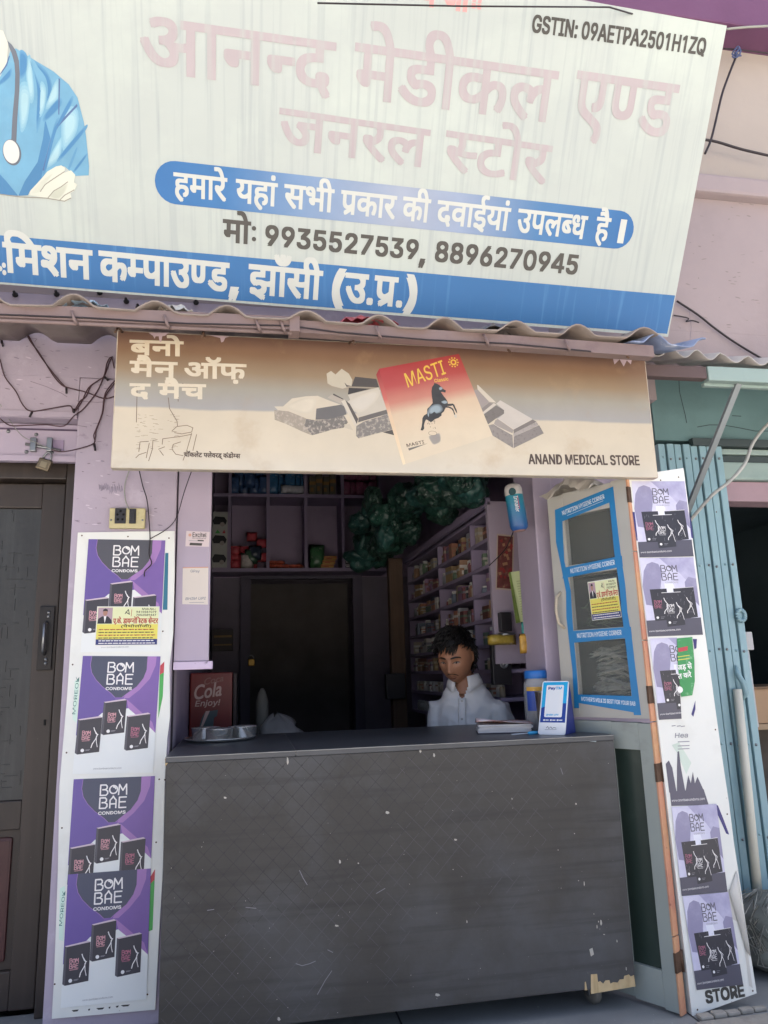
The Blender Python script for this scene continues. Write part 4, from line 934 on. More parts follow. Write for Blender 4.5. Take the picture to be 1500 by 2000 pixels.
# things kept behind the panes
rg = random.Random(11)
NEWS = M('old_newspaper', '#8c8a80', .8, .15, 30, stain=('#55544e', 40, .5, .65, .7))
def heap(name, z0, h, n_, lab, cat, mat, wmin=.08, wmax=.19, droop=.4):
    m = MB()
    for i in range(n_):
        s0 = rg.uniform(.085, .13); s1 = min(.285, s0+rg.uniform(wmin, wmax)); d = rg.uniform(.045, .11); z = z0+h*i/n_+rg.uniform(0, .006)
        a, b, c = pt(s0, z, -d), pt((s0+s1)/2, z+rg.uniform(-.01, .02), -d+.02), pt(s1, z+rg.uniform(-.015, .02)*droop*2, -d)
        dd = -LN*.012
        m.sheet([[a, b, c], [a+dd+Vector((0, 0, .004)), b+dd+Vector((0, 0, .008)), c+dd+Vector((0, 0, .004))], [a+dd*2, b+dd*2, c+dd*2]], mat, .0006, smooth=False)
    return tag(m.done(name, loc=pt(.18, z0, -.07)), lab, cat)
heap('newspaper_stack', 1.16, .09, 42, 'thick bundle of old newspapers behind the lowest pane of the blue-taped door leaf', 'newspapers', NEWS)
heap('paper_bags', 1.26, .11, 26, 'loose crumpled paper bags lying on the newspapers behind the lowest pane', 'paper bags', M('paper_bag', '#a09e93', .7, .2, 25), droop=1)
m = MB()
for k in range(60):
    s0 = rg.uniform(.08, .2); z = 1.465+rg.uniform(0, .08)*(1-(s0-.08)*3); m.tube([pt(s0, z, -rg.uniform(.04, .1)), pt(s0+rg.uniform(.02, .06), z+rg.uniform(-.02, .03), -rg.uniform(.04, .1))], .0016, M('dry_stalk', '#5f6650', .8, .2), 4)
tag(m.done('dried_herbs', loc=pt(.15, 1.463, -.07)), 'small heap of dry dark stalks behind the middle pane of the door leaf', 'dried herbs')
# crumpled white bag on top
m = MB(); rows = []
for i in range(9):
    row = []
    for j in range(17):
        u, v = j/16, i/8
        z = 1.99+.055*sin(u*pi)**.6*sin(v*pi)**.6+rg.uniform(-.007, .007)-.02*(v < .2)*sin(u*pi*3)
        row.append(pt(.0+.24*u, z, .05-.15*v+rg.uniform(-.006, .006)))
    rows.append(row)
m.sheet(rows, M('crumpled_plastic', '#c3bdb2', .5, .08, 12), .001, smooth=False); tag(m.done('plastic_bag', loc=pt(.12, 1.99, -.02)), 'crumpled dirty white plastic bag stuffed on top of the blue-taped door leaf', 'bag')
# ---------------------------------------------------------------- right panel board
YR = -.38
rb = thing('poster_board', 'tall narrow white board with six grey posters on the right, STORE at its foot', 'board', (1.53, YR, .22))
e1 = [(1228, 930), (1335, 914), (1354, 1060), (1375, 1220), (1398, 1390), (1412, 1490), (1424, 1570), (1434, 1650), (1448, 1740), (1456, 1800), (1478, 1940), (1352, 1985)]
m = MB(); pts = [at(x, y, YR) for x, y in e1]; bb = [Vector((p.x, YR+.03, p.z)) for p in pts]
m.face(pts, BRD)
for i in range(len(pts)): m.face([pts[i], pts[(i+1) % len(pts)], bb[(i+1) % len(pts)], bb[i]], BRD)
m.face(bb[::-1], BRD); m.done('panel', rb)
D = Decal((1.53, YR, .22), (1, 0, 0), (0, 0, 1), (0, -1, 0))
D.pxtext('STORE', (1380, 1959), (1454, 1945), 23, GREYT, 2, .0022)
for x, y in ((1325, 932), (1290, 938), (1423, 1945), (1362, 1972), (1470, 1935), (1397, 1425), (1420, 1590), (1399, 1000)): D.disc(*D.px(x, y), .003, RUST, 2, 8)
NVY = M('scrap_navy', '#3d3a72', .4, .1); LG = M('paper_backside', '#c9c6bd', .6, .06, 5)
D.pxpoly([(1235, 1000), (1242, 1000), (1249, 1056), (1243, 1056)], NVY, 1); D.pxpoly([(1345, 998), (1350, 1020), (1354, 1052), (1350, 1050)], NVY, 1)
D.pxpoly([(1391, 1570), (1402, 1573), (1413, 1600), (1424, 1630), (1418, 1628), (1408, 1605)], NVY, 1)
D.pxpoly([(1353, 1248), (1361, 1248), (1360, 1266), (1356, 1268)], NVY, 1); D.pxpoly([(1350, 1395), (1358, 1368), (1358, 1385), (1354, 1400)], NVY, 1)
D.pxpoly([(1398, 1746), (1428, 1735), (1436, 1700), (1442, 1740), (1460, 1860), (1470, 1930), (1463, 1925), (1452, 1840), (1440, 1800), (1420, 1790)], LG, 1)
D.pxtext('Hea', (1318, 1441), (1343, 1440), 9, GREYI, 2, .0004, shear=.15)
for k, x0 in enumerate((1312, 1322, 1330)): D.pxstroke([(x0, 1418+k*0.5), (x0+7, 1417+k*.5)], .003, GREYI, 2)
for y in (1449, 1457, 1463): D.pxstroke([(1324, y), (1346, y-1)], .003, GREYI, 2)
TD = M('torn_dark_print', '#5a5866', .4, .1)
for k, pts in enumerate(([(1308, 1546), (1374, 1541), (1384, 1572), (1311, 1574)], [(1307, 1548), (1300, 1492), (1306, 1485), (1313, 1500), (1321, 1546)], [(1322, 1546), (1322, 1500), (1323, 1468), (1326, 1467), (1330, 1500), (1338, 1544)], [(1339, 1544), (1344, 1514), (1349, 1530), (1353, 1507), (1357, 1530), (1362, 1517), (1374, 1543)])): D.pxpoly(pts, TD, 1+k*.3)
D.pxtext('www.bombaecondoms.com', (1312, 1566), (1376, 1562), 5, INK, 3)
D.pxpoly([(1312, 1455), (1326, 1450), (1350, 1490), (1340, 1512), (1322, 1470)], M('scrap_pale_green', '#c5d2c5', .4, .1), .5)
D.done('print', rb)
for k, (tl, tr_, bl2, kind, lab) in enumerate((((1233, 940), (1336.7, 940), (1249, 1089), 1, 'topmost grey lilac poster on the right board, flush under the signboard end'), ((1249, 1090), (1354, 1088.5), (1265.7, 1243.5), 1, 'grey lilac poster second from the top on the right board, above the torn one'),
                                    ((1269, 1247), (1368, 1244), (1287, 1406), 2, 'half torn grey poster beside a green leaflet on the right board'),
                                    ((1311.5, 1576), (1399, 1570), (1331.4, 1749.7), 1, 'grey lilac poster with a torn right edge, second from the bottom on the right board'), ((1333, 1750.5), (1422, 1742), (1360.6, 1933.7), 1, 'lowest grey lilac poster on the right board, just above the word STORE'))):
    D = Decal((1.53, YR-.001-.0004*k, .22), (1, 0, 0), (0, 0, 1), (0, -1, 0))
    a, b, c = D.px(*tl), D.px(*tr_), D.px(*bl2)
    O2 = Vector((a[0]+1.53, D.O.y, a[1]+.22)); sh = lambda p: (p[0]-a[0], p[1]-a[1])
    D.O = O2; D.T = D.affine((0, 0), sh(b), sh(c), 1.5)
    if kind == 2:
        cc = sh((D.px(1322, 1246)[0]+a[0], 0)); e_ = D.px(1322, 1246), D.px(1331, 1403); 
        nx, ny = e_[1][1]-e_[0][1], -(e_[1][0]-e_[0][0]); nx, ny = -nx, -ny
        D.clips = [(nx, ny, nx*e_[0][0]+ny*e_[0][1])]
    elif k == 3:
        e_ = D.px(1399, 1570), D.px(1428, 1700); nx, ny = -(e_[1][1]-e_[0][1]), (e_[1][0]-e_[0][0]); D.clips = [(nx, ny, nx*e_[0][0]+ny*e_[0][1])]
    poster_b(D, kind == 1); D.T = None
    tag(D.done('poster'), lab, 'poster', 'grey posters on the right board')
D = Decal((1.53, YR-.004, .22), (1, 0, 0), (0, 0, 1), (0, -1, 0))
LGR = M('leaflet_green', '#3f8f55', .4, .1, 10, stain=('#8fbf96', 30, .55, .7, .8))
D.pxpoly([(1322, 1247), (1352, 1244), (1356, 1290), (1357, 1330), (1352, 1358), (1330, 1361), (1324, 1300)], LGR, 0); D.pxpoly([(1324, 1266), (1343, 1262), (1343, 1270), (1325, 1274)], RED2, 1)
D.pxtext('जड़ से', (1324, 1309), (1352, 1305), 9, INK, 2, .0006, 'deva'); D.pxtext('त करे', (1325, 1326), (1351, 1322), 9, INK, 2, .0006, 'deva')
for y in (1283, 1289): D.pxstroke([(1324, y), (1346, y-3)], .003, M('leaflet_yellow', '#c9c65a', .4), 2)
D.disc(*D.px(1328, 1347), .011, INK, 2, 16)
tag(D.done('leaflet'), 'torn green and white leaflet pasted over a grey poster on the right board', 'leaflet')
# peeled flap of paper
m = MB(); a_, b_, c_, d_ = at(1428, 1742, YR), at(1441, 1700, YR-.01), at(1462, 1850, YR-.02), at(1452, 1835, YR-.03)
rows = []
for i in range(7):
    t = i/6; L_ = at(1424, 1742, YR-.003).lerp(at(1458, 1858, YR-.004), t); R_ = at(1439, 1700, YR-.004).lerp(at(1466, 1868, YR-.004), t); M_ = (L_+R_)/2+Vector((0, -.02*sin(pi*t), 0))
    rows.append([L_, M_, R_])
m.sheet(rows, LG, .0006); tag(m.done('torn_paper', loc=a_), 'peeled pale flap of torn poster paper curling off the right board', 'torn paper')
# stone footing
ft = MB()
ft.box(1.40, 1.72, -.53, -.435, .2005, .208, M('footing_stone', '#9b968c', .7, .1, 10, .5, 40, stain=('#6f6b64', 12, .5, .7, .6)), .004)
for k in range(5): ft.box(1.43+k*.05, 1.475+k*.05, -.425+.003*k, -.392, .2005, .213+.003*(k % 2), MATS['footing_stone'], .005)
tag(ft.done('stone_footing', loc=(1.55, -.4, .2)), 'low pale stone footing under the right poster board', 'footing')
# ================================================================ counter
CT = M('counter_laminate', '#413f3c', .5, .14, 4, .08, 60, stain=('#56585b', 2.2, .45, .75, .8), streak=('#302f2f', (2, 2, 40), 0, .5, .75, .6), spec=.3)
CTT = M('counter_top_laminate', '#45474a', .36, .15, 6, .05, 60, stain=('#54585d', 5, .5, .8, .5))
CX0, CX1, CY0, CY1, CZ0, CZ1 = -.248, 1.28, -.30, .46, .278, 1.074
c = thing('counter', 'big worn black wooden counter on castors standing across the shop front', 'counter', (.5, .08, .2))
m = MB(); m.box(CX0, CX1, CY0, CY0+.02, CZ0, CZ1-.019, CT, .002); m.done('front_panel', c)
m = MB(); m.box(CX0, CX0+.02, CY0+.0202, CY1, CZ0, CZ1-.019, CT); m.done('side_panel', c)
m = MB(); m.box(CX1-.02, CX1, CY0+.0202, CY1, CZ0, CZ1-.019, CT); m.done('side_panel', c)
m = MB(); m.box(CX0-.002, .16, CY0-.003, CY1, CZ1-.0185, CZ1, CTT, .002); m.box(.1625, CX1+.002, CY0-.003, CY1, CZ1-.0185, CZ1, CTT, .002)
m.box(.1602, .1623, CY0, CY1, CZ1-.015, CZ1-.002, M('pale_edge', '#8f8d88', .5)); m.done('top', c)
m = MB(); m.box(CX0+.021, CX1-.021, CY0+.021, CY1-.01, CZ0, CZ0+.015, CT); m.done('bottom_board', c)
m = MB(); m.box(CX0, CX1, CY0-.0048, CY0-.0032, CZ1-.003, CZ1-.0008, M('pale_edge_line', '#8d8c88', .5, .2, 20)); m.done('edge_strip', c)  # thin paler line along the front top edge
for x, y in ((1.16, -.22), (-.1, -.2), (1.16, .36), (-.1, .36)):
    m = MB(); m.lathe([(.012, -.016), (.033, -.013), (.038, -.008), (.038, .008), (.033, .013), (.012, .016)], (x, y, .241), M('castor_rubber', '#6e6a62', .6, .15, 20), 20, (1, .25, 0))
    w_ = m.done('castor', c); m = MB(); m.box(x-.022, x-.0185, y-.02, y+.02, .235, .277, STEEL, .001); m.box(x+.0185, x+.022, y-.02, y+.02, .235, .277, STEEL, .001); m.box(x-.022, x+.022, y-.022, y+.022, .2705, .2775, STEEL); m.done('fork', w_)
D = Decal((.5, CY0, .2), (1, 0, 0), (0, 0, 1), (0, -1, 0), base=.0004)
PLY = M('bare_plywood', '#c2ab82', .7, .15, 20, streak=('#a1875c', (60, 60, 3), 0, .45, .7, .7)); CHIP = M('paint_chip', '#aaa69c', .6, .1); LINE = M('worn_pattern_line', '#302f31', .5, .1); LINE2 = M('faint_pattern_line', '#56555a', .5, .1)
rg = random.Random(21)
W_, H_ = 1.52, .79; u0 = -.746; v0 = .08
p = .061
for sgn in (1, -1):                       # worn diamond pattern, strongest at the upper left
    for k in range(-16, 44):
        n_ = 46
        for i in range(n_):
            a = i/n_*H_; b = (i+1)/n_*H_
            x = (k*p*1.0)+sgn*a*.98 - (0 if sgn > 0 else -.3); x2 = (k*p*1.0)+sgn*b*.98 - (0 if sgn > 0 else -.3)
            fx, fz = x/W_, a/H_
            if not (0.003 < x < W_-.003 and .003 < x2 < W_-.003): continue
            s_ = 1.1-fx*1.25-(1-fz)*.9 + .35*noise.noise((x*3, a*3, 1))
            if s_ > .28+rg.uniform(-.1, .1): D.stroke([(u0+x, v0+a), (u0+x2, v0+b)], .0016, LINE, 0)
            elif s_ > -.15+rg.uniform(-.2, .25) : D.stroke([(u0+x, v0+a), (u0+x2, v0+b)], .0008, LINE2, 0)
for i in range(30):                       # dots where the lines cross
    for k in range(30):
        x, z = .15+(i-15)*p*.5, k*p*.51; x = i*p*.5
        if (i+k) % 2 or not (.01 < x < W_-.01 and .01 < z < H_-.01): continue
        if 1.0-x/W_*1.5-(1-z/H_)*1.0 > rg.uniform(.0, .5): D.disc(u0+x, v0+z, .0028, LINE, .5, 7)
pe = [(1140, 1932), (1146, 1929), (1150, 1948), (1152, 1930), (1154, 1903), (1166, 1902), (1168, 1918), (1172, 1916), (1178, 1921), (1182, 1915), (1190, 1914), (1192, 1921), (1198, 1918), (1206, 1919), (1210, 1913), (1218, 1912), (1219, 1906), (1228, 1903), (1232, 1907), (1238, 1904), (1241, 1926), (1156, 1941), (1148, 1938)]
for a, b in zip(pe[4:20], pe[5:21]):
    D.pxpoly([a, b, (b[0], 1941-(b[0]-1156)*.17), (a[0], 1941-(a[0]-1156)*.17)], PLY, 1)
D.pxpoly([(1142, 1918), (1144, 1917), (1147, 1934), (1142, 1934)], PLY, 1); D.pxpoly([(1151, 1854), (1157, 1851), (1160, 1864), (1154, 1868)], CHIP, 1)
D.pxpoly([(1140, 1446), (1150, 1442), (1168, 1441), (1164, 1449), (1150, 1448)], M('pale_blue_paint', '#a9b6bd', .6, .2, 30), 1)
D.pxpoly([(322, 1482), (327, 1480), (328, 1490), (323, 1497)], PLY, 1)
for x, y, w_, h_ in ((562, 1486, 2, 8), (443, 1477, 2, 3), (710, 1463, 3, 2), (821, 1466, 2, 5), (848, 1475, 2, 4), (757, 1587, 4, 3), (664, 1683, 2, 4), (440, 1558, 3, 2), (700, 1686, 1.5, 1.5), (890, 1640, 3, 2), (545, 1990, 3, 4), (855, 1943, 5, 3), (1125, 1570, 1.5, 2), (1122, 1628, 1, 1), (1141, 1726, 1, 5), (1174, 1802, 2, 6), (1169, 1800, 1, 2), (1166, 1810, 1, 4), (1160, 1785, 1, 1), (885, 1698, 1, 1), (658, 1808, 4, 2), (1056, 1450, 1.5, 1.5), (1205, 1838, 1, 3), (1223, 1892, 1, 4), (1000, 1560, 1, 2), (1130, 1720, 1, 1), (1180, 1825, 2, 1), (1090, 1660, 1, 1), (912, 1800, 1, 3)):
    D.pxpoly([(x-w_*.8, y-h_), (x+w_*.4, y-h_*.7), (x+w_, y+h_*.3), (x, y+h_), (x-w_, y+h_*.4)], CHIP, 1)
SCR = M('pale_scratch', '#77767a', .6, .1)
for pts in ([(578, 1882), (590, 1886), (605, 1882), (616, 1877)], [(620, 1942), (635, 1915), (648, 1896)], [(585, 1700), (592, 1715), (600, 1728)], [(640, 1855), (650, 1860)], [(735, 1745), (752, 1735)], [(480, 1772), (500, 1774)], [(1095, 1500), (1099, 1512)], [(405, 1778), (418, 1776)]): D.pxstroke(pts, .0022, SCR, 1)
for k in range(150):
    x, z = rg.uniform(u0+.01, u0+W_-.01), rg.uniform(v0+.01, v0+H_-.03); w_ = rg.choice((.0008, .0008, .0012, .0018)); D.poly([(x, z), (x+w_, z+w_*.4), (x+w_*.8, z+w_*1.4), (x-w_*.2, z+w_)], CHIP if k % 3 else SCR, 1)
D.done('worn_marks', c)
# ================================================================ things on the counter
ZC = CZ1
INOX = M('stainless_steel', '#d0d0cc', .22, .06, 30, metal=.85)
m = MB(); tc_ = (-.098, .245, ZC+.001)
m.lathe([(0, .0), (.115, .0), (.128, .004), (.136, .012), (.138, .012), (.1385, .010), (.130, .002), (.116, -.0008), (0, -.0008)], tc_, INOX, 40); tag(m.done('tray', loc=tc_), 'round steel tray with three bowls on the left end of the counter', 'tray')
for (x, y, r, lab) in ((-.10, .175, .052, 'front steel bowl of the three on the counter tray'), (-.155, .275, .055, 'left steel bowl of the three on the counter tray, partly behind the front one'), (-.012, .265, .056, 'right steel bowl of the three on the counter tray')):
    m = MB(); m.lathe([(0, 0), (r*.86, 0), (r*.93, .006), (r*.98, .04), (r*1.02, .044), (r*1.02, .046), (r*.95, .044), (r*.90, .008), (r*.84, .003), (0, .003)], (x, y, ZC+.003), INOX, 32); tag(m.done('bowl', loc=(x, y, ZC+.003)), lab, 'bowl')
# books
bk = thing('book_stack', 'small pile of worn papers and a ledger with orange cover in front of the man', 'books', (.97, .06, ZC))
rg = random.Random(4); mb_ = Matrix.Translation((.985, .0, 0)) @ Matrix.Rotation(R(-14), 4, 'Z')
PAPER = M('page_paper', '#d6d2cd', .7, .05, 20, streak=('#a7a2a0', (3, 3, 300), 0, .45, .65, .6))
m = MB(); m.box(-.11, .10, -.07, .07, ZC+.0005, ZC+.004, M('ledger_cover', '#39323a', .5, .1), .001, mb_); m.done('back_cover', bk)
m = MB(); rows = []
for k in range(11):
    z = ZC+.0045+k*.0026; o = rg.uniform(-.004, .004); m.box(-.105+o, .095+o*1.5, -.066+o, .066, z, z+.0023, PAPER, 0, mb_)
m.done('page_block', bk)
m = MB(); rows = []
for i in range(8):
    row = []
    for j in range(9):
        u, v = i/7, j/8; row.append(mb_ @ Vector((-.112+.21*u, -.07+.14*v, ZC+.036+.012*sin(v*5+u*3)*(1-u)+.010*(1-u)**2+rg.uniform(-.001, .001))))
    rows.append(row)
m.sheet(rows, M('orange_cover', '#b98476', .6, .2, 14, stain=('#d9d2d2', 18, .42, .6, .9)), .0008); m.done('front_cover', bk)
m = MB(); pa, pb = Vector((.955, -.155, ZC+.004)), Vector((1.10, -.135, ZC+.006)); m.tube([pa, pa.lerp(pb, .45)], .0022, M('pen_clear', '#c5c9cc', .3), 10); m.tube([pa.lerp(pb, .45), pa.lerp(pb, .5), pb], [.003, .0065, .0065], M('pen_blue', '#3fa0cf', .35), 10); tag(m.done('pen', loc=pa), 'light blue pen lying on the counter beside the payment stand', 'pen')
# payment stand
ps = thing('payment_stand', 'small blue payment code stand with a tilted white and blue face on the counter', 'stand', (1.10, -.19, ZC))
PB = Vector((1.052, -.165, ZC+.001)); pw = Vector((cos(R(44)), -sin(R(44)), 0)); pn = Vector((-sin(R(44)), -cos(R(44)), 0)); ph = (Vector((0, 0, 1))*cos(R(24))-pn*sin(R(24)))
PW, PH = .104, .205
SBL = M('stand_blue', '#27357f', .3, .04); 
m = MB(); back = -pn*.11
A0, A1 = PB, PB+pw*PW; T0, T1 = PB+ph*PH*.97, PB+pw*PW+ph*PH*.97; B0, B1 = PB+back, PB+pw*PW+back
A0, A1 = A0-pn*.004, A1-pn*.004; T0, T1 = T0-pn*.004, T1-pn*.004
for f_ in ([A0, A1, T1, T0], [A0, T0, B0], [A1, B1, T1], [T0, T1, B1, B0], [A0, B0, B1, A1]): m.face(f_, SBL)
m.done('wedge_body', ps)
D = Decal(PB, pw, ph, ph.cross(pw) if ph.cross(pw).dot(pn) > 0 else pw.cross(ph), base=.0)
def rr_(u0, v0, u1, v1, r, mt, ly):
    pts = []
    for cx, cy, a0 in ((u1-r, v1-r, 0), (u0+r, v1-r, 90), (u0+r, v0+r, 180), (u1-r, v0+r, 270)):
        pts += [(cx+r*cos(R(a0+k*18)), cy+r*sin(R(a0+k*18))) for k in range(6)]
    D.poly(pts, mt, ly); return pts
pts = rr_(0, 0, PW, PH, .009, M('card_white', '#e2e4e4', .3, .02), 0)
Q3 = [D.w(*p_)-D.n*.004 for p_ in pts]
for i in range(len(pts)): D.mb.face([D.w(*pts[i]), D.w(*pts[(i+1) % len(pts)]), Q3[(i+1) % len(pts)], Q3[i]], MATS['card_white'])
CYA = M('card_cyan', '#1fa3d6', .3, .03); NVB = M('card_navy', '#1f3f8f', .3, .03)
D.poly([(.004, .118), (PW-.004, .118), (PW-.004, PH-.004), (.004, PH-.004)], CYA, 1); D.poly([(.004, .045), (PW-.004, .045), (PW-.004, .118), (.004, .118)], NVB, 1)
D.poly([(.004, .100), (.05, .13), (.05, .118), (.004, .118)], CYA, 1.2)
rr_(.018, .065, PW-.018, PH-.016, .005, MATS['card_white'], 2)
D.text('Pay', (.026, .172), (.053, .172), .0095, NVB, 3, .0007); D.text('TM', (.055, .172), (.078, .172), .0095, CYA, 3, .0007)
D.text('BHIM UPI', (.026, .071), (.072, .071), .006, CYA, 3, .0003, shear=.2)
for k in range(3): D.rect(.016+k*.026, .051, .023+k*.026, .057, INK, 3); D.stroke([(.026+k*.026, .054), (.036+k*.026, .054)], .004, INK, 3)
D.stroke([(.03, .024), (.036, .030), (.040, .022), (.048, .029), (.053, .022), (.06, .027), (.068, .024)], .0016, GREYT, 3); D.stroke([(.025, .018), (.07, .019)], .001, GREYT, 3)
D.done('face_card', ps)
# plastic jar and steel tumbler
j = thing('plastic_jar', 'clear plastic jar with a blue lid at the right end of the counter', 'jar', (1.137, .03, ZC))
CLR = M('clear_plastic', '#cfd2d2', .12, .03, alpha=.38)
m = MB(); m.lathe([(0, .001), (.048, .001), (.052, .008), (.052, .16), (.05, .178), (.042, .192), (.041, .203)], (1.137, .03, ZC), CLR, 28); m.done('body', j)
m = MB(); m.lathe([(.0445, .198), (.046, .2), (.046, .226), (.043, .229), (0, .229)], (1.137, .03, ZC), M('lid_blue', '#2a6bb5', .35, .05), 28); m.done('lid', j)
m = MB()
for k in range(9):
    a0, a1 = R(200+k*12), R(212+k*12); Pq = lambda a, z: Vector((1.137+.0526*cos(a), .03+.0526*sin(a), ZC+z))
    m.face([Pq(a0, .075), Pq(a1, .075), Pq(a1, .15), Pq(a0, .15)], M('label_blue', '#24479a', .4, .1, 20) if k < 5 else M('label_pale', '#b9cfd8', .4, .1), True); m.face([Pq(a0, .1505), Pq(a1, .1505), Pq(a1, .166), Pq(a0, .166)], M('label_yellow', '#c79a3d', .4, .1), True)
m.done('label', j)
m = MB(); rg = random.Random(8)
for k in range(150):
    a, r_, z = rg.uniform(0, 6.3), .043*rg.random()**.5, rg.uniform(.006, .085); x, y = 1.137+r_*cos(a), .03+r_*sin(a); m.box(x-.004, x+.004, y-.003, y+.003, ZC+z, ZC+z+.006, M('sweets', '#6b5a52', .5, .4, 60))
o = m.done('sweets'); tag(o, 'small dark wrapped sweets filling the clear jar with blue lid', 'sweets', kind='stuff')
m = MB(); m.lathe([(0, 0), (.027, 0), (.028, .003), (.036, .145), (.038, .148), (.037, .149), (.0345, .147), (.026, .004), (0, .004)], (1.125, -.075, ZC+.001), M('brushed_steel', '#aaa395', .3, .06, 40, metal=1), 28); tag(m.done('tumbler', loc=(1.125, -.075, ZC)), 'tall steel tumbler between the clear jar and the payment stand', 'tumbler')
# ================================================================ left half-height panel
sp = thing('side_panel', 'narrow lavender wooden panel with two stickers hanging left of the opening', 'panel', (-.19, .02, 1.36))
m = MB(); m.box(-.262, -.137, .012, .034, 1.375, 2.34, LAVP, .003); m.done('board', sp)
m = MB(); m.box(-.262, -.122, -.002, .036, 1.345, 1.374, M('pale_ledge', '#c3b3c8', .55, .06, 6, spots=('#7f7083', 30, .66, .72)), .003); m.done('ledge', sp)
m = MB(); m.box(-.266, -.2625, .03, .06, .3, 2.3, M('gap_shade', '#2c262c', .8)); m.done('gap_strip', sp)  # solid dark strip, coloured as the shade in the gap by the pillar
D = Decal((-.19, .012, 1.36), (1, 0, 0), (0, 0, 1), (0, -1, 0), base=.0008)
P4 = [D.px(*p_) for p_ in ((364, 1037), (410, 1039), (408, 1068), (362, 1067))]; D.poly(P4, M('sticker_paper', '#cdbfc0', .5, .03), 0)
D.pxtext('Excitel', (376, 1048), (403, 1049), 8, GREYT, 2, .0004); D.pxtext('Broadband', (376, 1052), (402, 1053), 3, GREYT, 2); D.disc(*D.px(371, 1045), .006, M('sticker_orange', '#c79a86', .5), 2, 12)
D.pxstroke([(369, 1056), (398, 1057)], .002, GREYI, 2); D.pxpoly([(371, 1060), (395, 1061), (394, 1066), (370, 1065)], GREYT, 2); D.pxpoly([(386, 1054.5), (398, 1055), (398, 1057.5), (386, 1057)], GREYT, 2)
tag(D.done('sticker'), 'small pale broadband sticker on the narrow lavender panel', 'sticker')
D = Decal((-.19, .012, 1.36), (1, 0, 0), (0, 0, 1), (0, -1, 0), base=.0008)
D.pxpoly([(357, 1108), (407, 1107), (406, 1181), (356, 1180)], M('sticker_cream', '#d0c7bd', .5, .03), 0); D.pxpoly([(357, 1108), (407, 1107), (407, 1109), (357, 1110)], M('sticker_orange', '#c79a86'), 1)
D.pxtext('GPay', (372, 1118), (390, 1118), 5, GREYI, 2, .0003); D.pxtext('BHIM UPI', (362, 1172), (401, 1171), 5, GREYI, 2, .0004, shear=.2); D.pxstroke([(370, 1177), (398, 1176.5)], .002, GREYI, 2)
tag(D.done('sticker'), 'pale payment sticker without a picture, lower one on the narrow lavender panel', 'sticker')
# switch box
sb = thing('socket_box', 'cream electric socket and switch box on the left lavender pillar', 'socket', (-.43, 0, 1.9))
a, b = at(216, 994, 0), at(284, 1034, 0); m = MB(); m.box(a.x, b.x, -.022, -.0005, b.z, a.z, M('cream_plastic', '#bfb489', .45, .08, 20, stain=('#8b7f5b', 15, .55, .75, .6)), .005); m.done('body', sb)
W2 = b.x-a.x; H2 = a.z-b.z; m = MB(); m.box(a.x+W2*.16, a.x+W2*.47, -.0265, -.0215, b.z+H2*.22, b.z+H2*.97, M('black_plastic', '#2b292c', .4, .1), .002)
for u, v in ((.315, .82), (.23, .66), (.40, .66), (.25, .42), (.38, .42)): m.lathe([(.0045, 0), (.0045, .0006), (0, .0006)], (a.x+W2*u, -.0265, b.z+H2*v), M('hole', '#050505', .9), 10, (0, -1, 0))
m.done('socket', sb); m = MB(); m.box(a.x+W2*.56, a.x+W2*.75, -.0265, -.0215, b.z+H2*.22, b.z+H2*.95, MATS['black_plastic'], .002); m.box(a.x+W2*.60, a.x+W2*.71, -.031, -.0262, b.z+H2*.4, b.z+H2*.8, MATS['black_plastic'], .003); m.done('switch', sb)
for u in (.06, .93): m = MB(); m.lathe([(.004, 0), (.003, .002), (0, .0022)], (a.x+W2*u, -.022, b.z+H2*.4), STEEL, 10, (0, -1, 0)); m.done('screw', sb)
# bolt and padlock on the lintel panel
YL = .06
lt = thing('door_bolt', 'old sliding steel bolt on the lavender panel over the dark door', 'bolt', at(85, 870, YL))
a, b = at(50, 867, YL-.012), at(118, 880, YL-.012); m = MB(); m.tube([a, b], .006, STEEL); m.done('rod', lt)
for x0, x1 in ((62, 72), (94, 103)): a, b = at(x0, 857, YL), at(x1, 884, YL); m = MB(); m.box(a.x, b.x, YL-.022, YL-.0005, b.z, a.z, STEEL, .003); m.done('staple', lt)
a, b = at(100, 860, YL), at(124, 882, YL); m = MB(); m.box(a.x, b.x, YL-.005, YL-.0005, b.z, a.z, M('lavender_plate', '#8f7f96', .5, .1, 20)); m.done('plate', lt)
pk = thing('padlock', 'old brass padlock hanging from the bolt over the dark door', 'padlock', at(87, 905, YL-.02))
c_ = at(87, 907, YL-.02); mr = Matrix.Translation(c_) @ Matrix.Rotation(R(18), 4, 'Y'); m = MB(); m.box(-.024, .024, -.011, .011, -.024, .02, M('old_brass', '#6f6452', .45, .2, 30, metal=.7), .005, mr); m.box(-.012, .012, -.0125, -.0105, -.014, .008, M('brass_plate', '#8c7f66', .4, .1, metal=.7), .001, mr); m.done('lock_body', pk)
m = MB(); m.tube([mr @ Vector((.014*cos(a), 0, .02+max(0, .03*sin(a)))) for a in [pi*k/8 for k in range(9)]], .004, STEEL); m.done('shackle', pk)
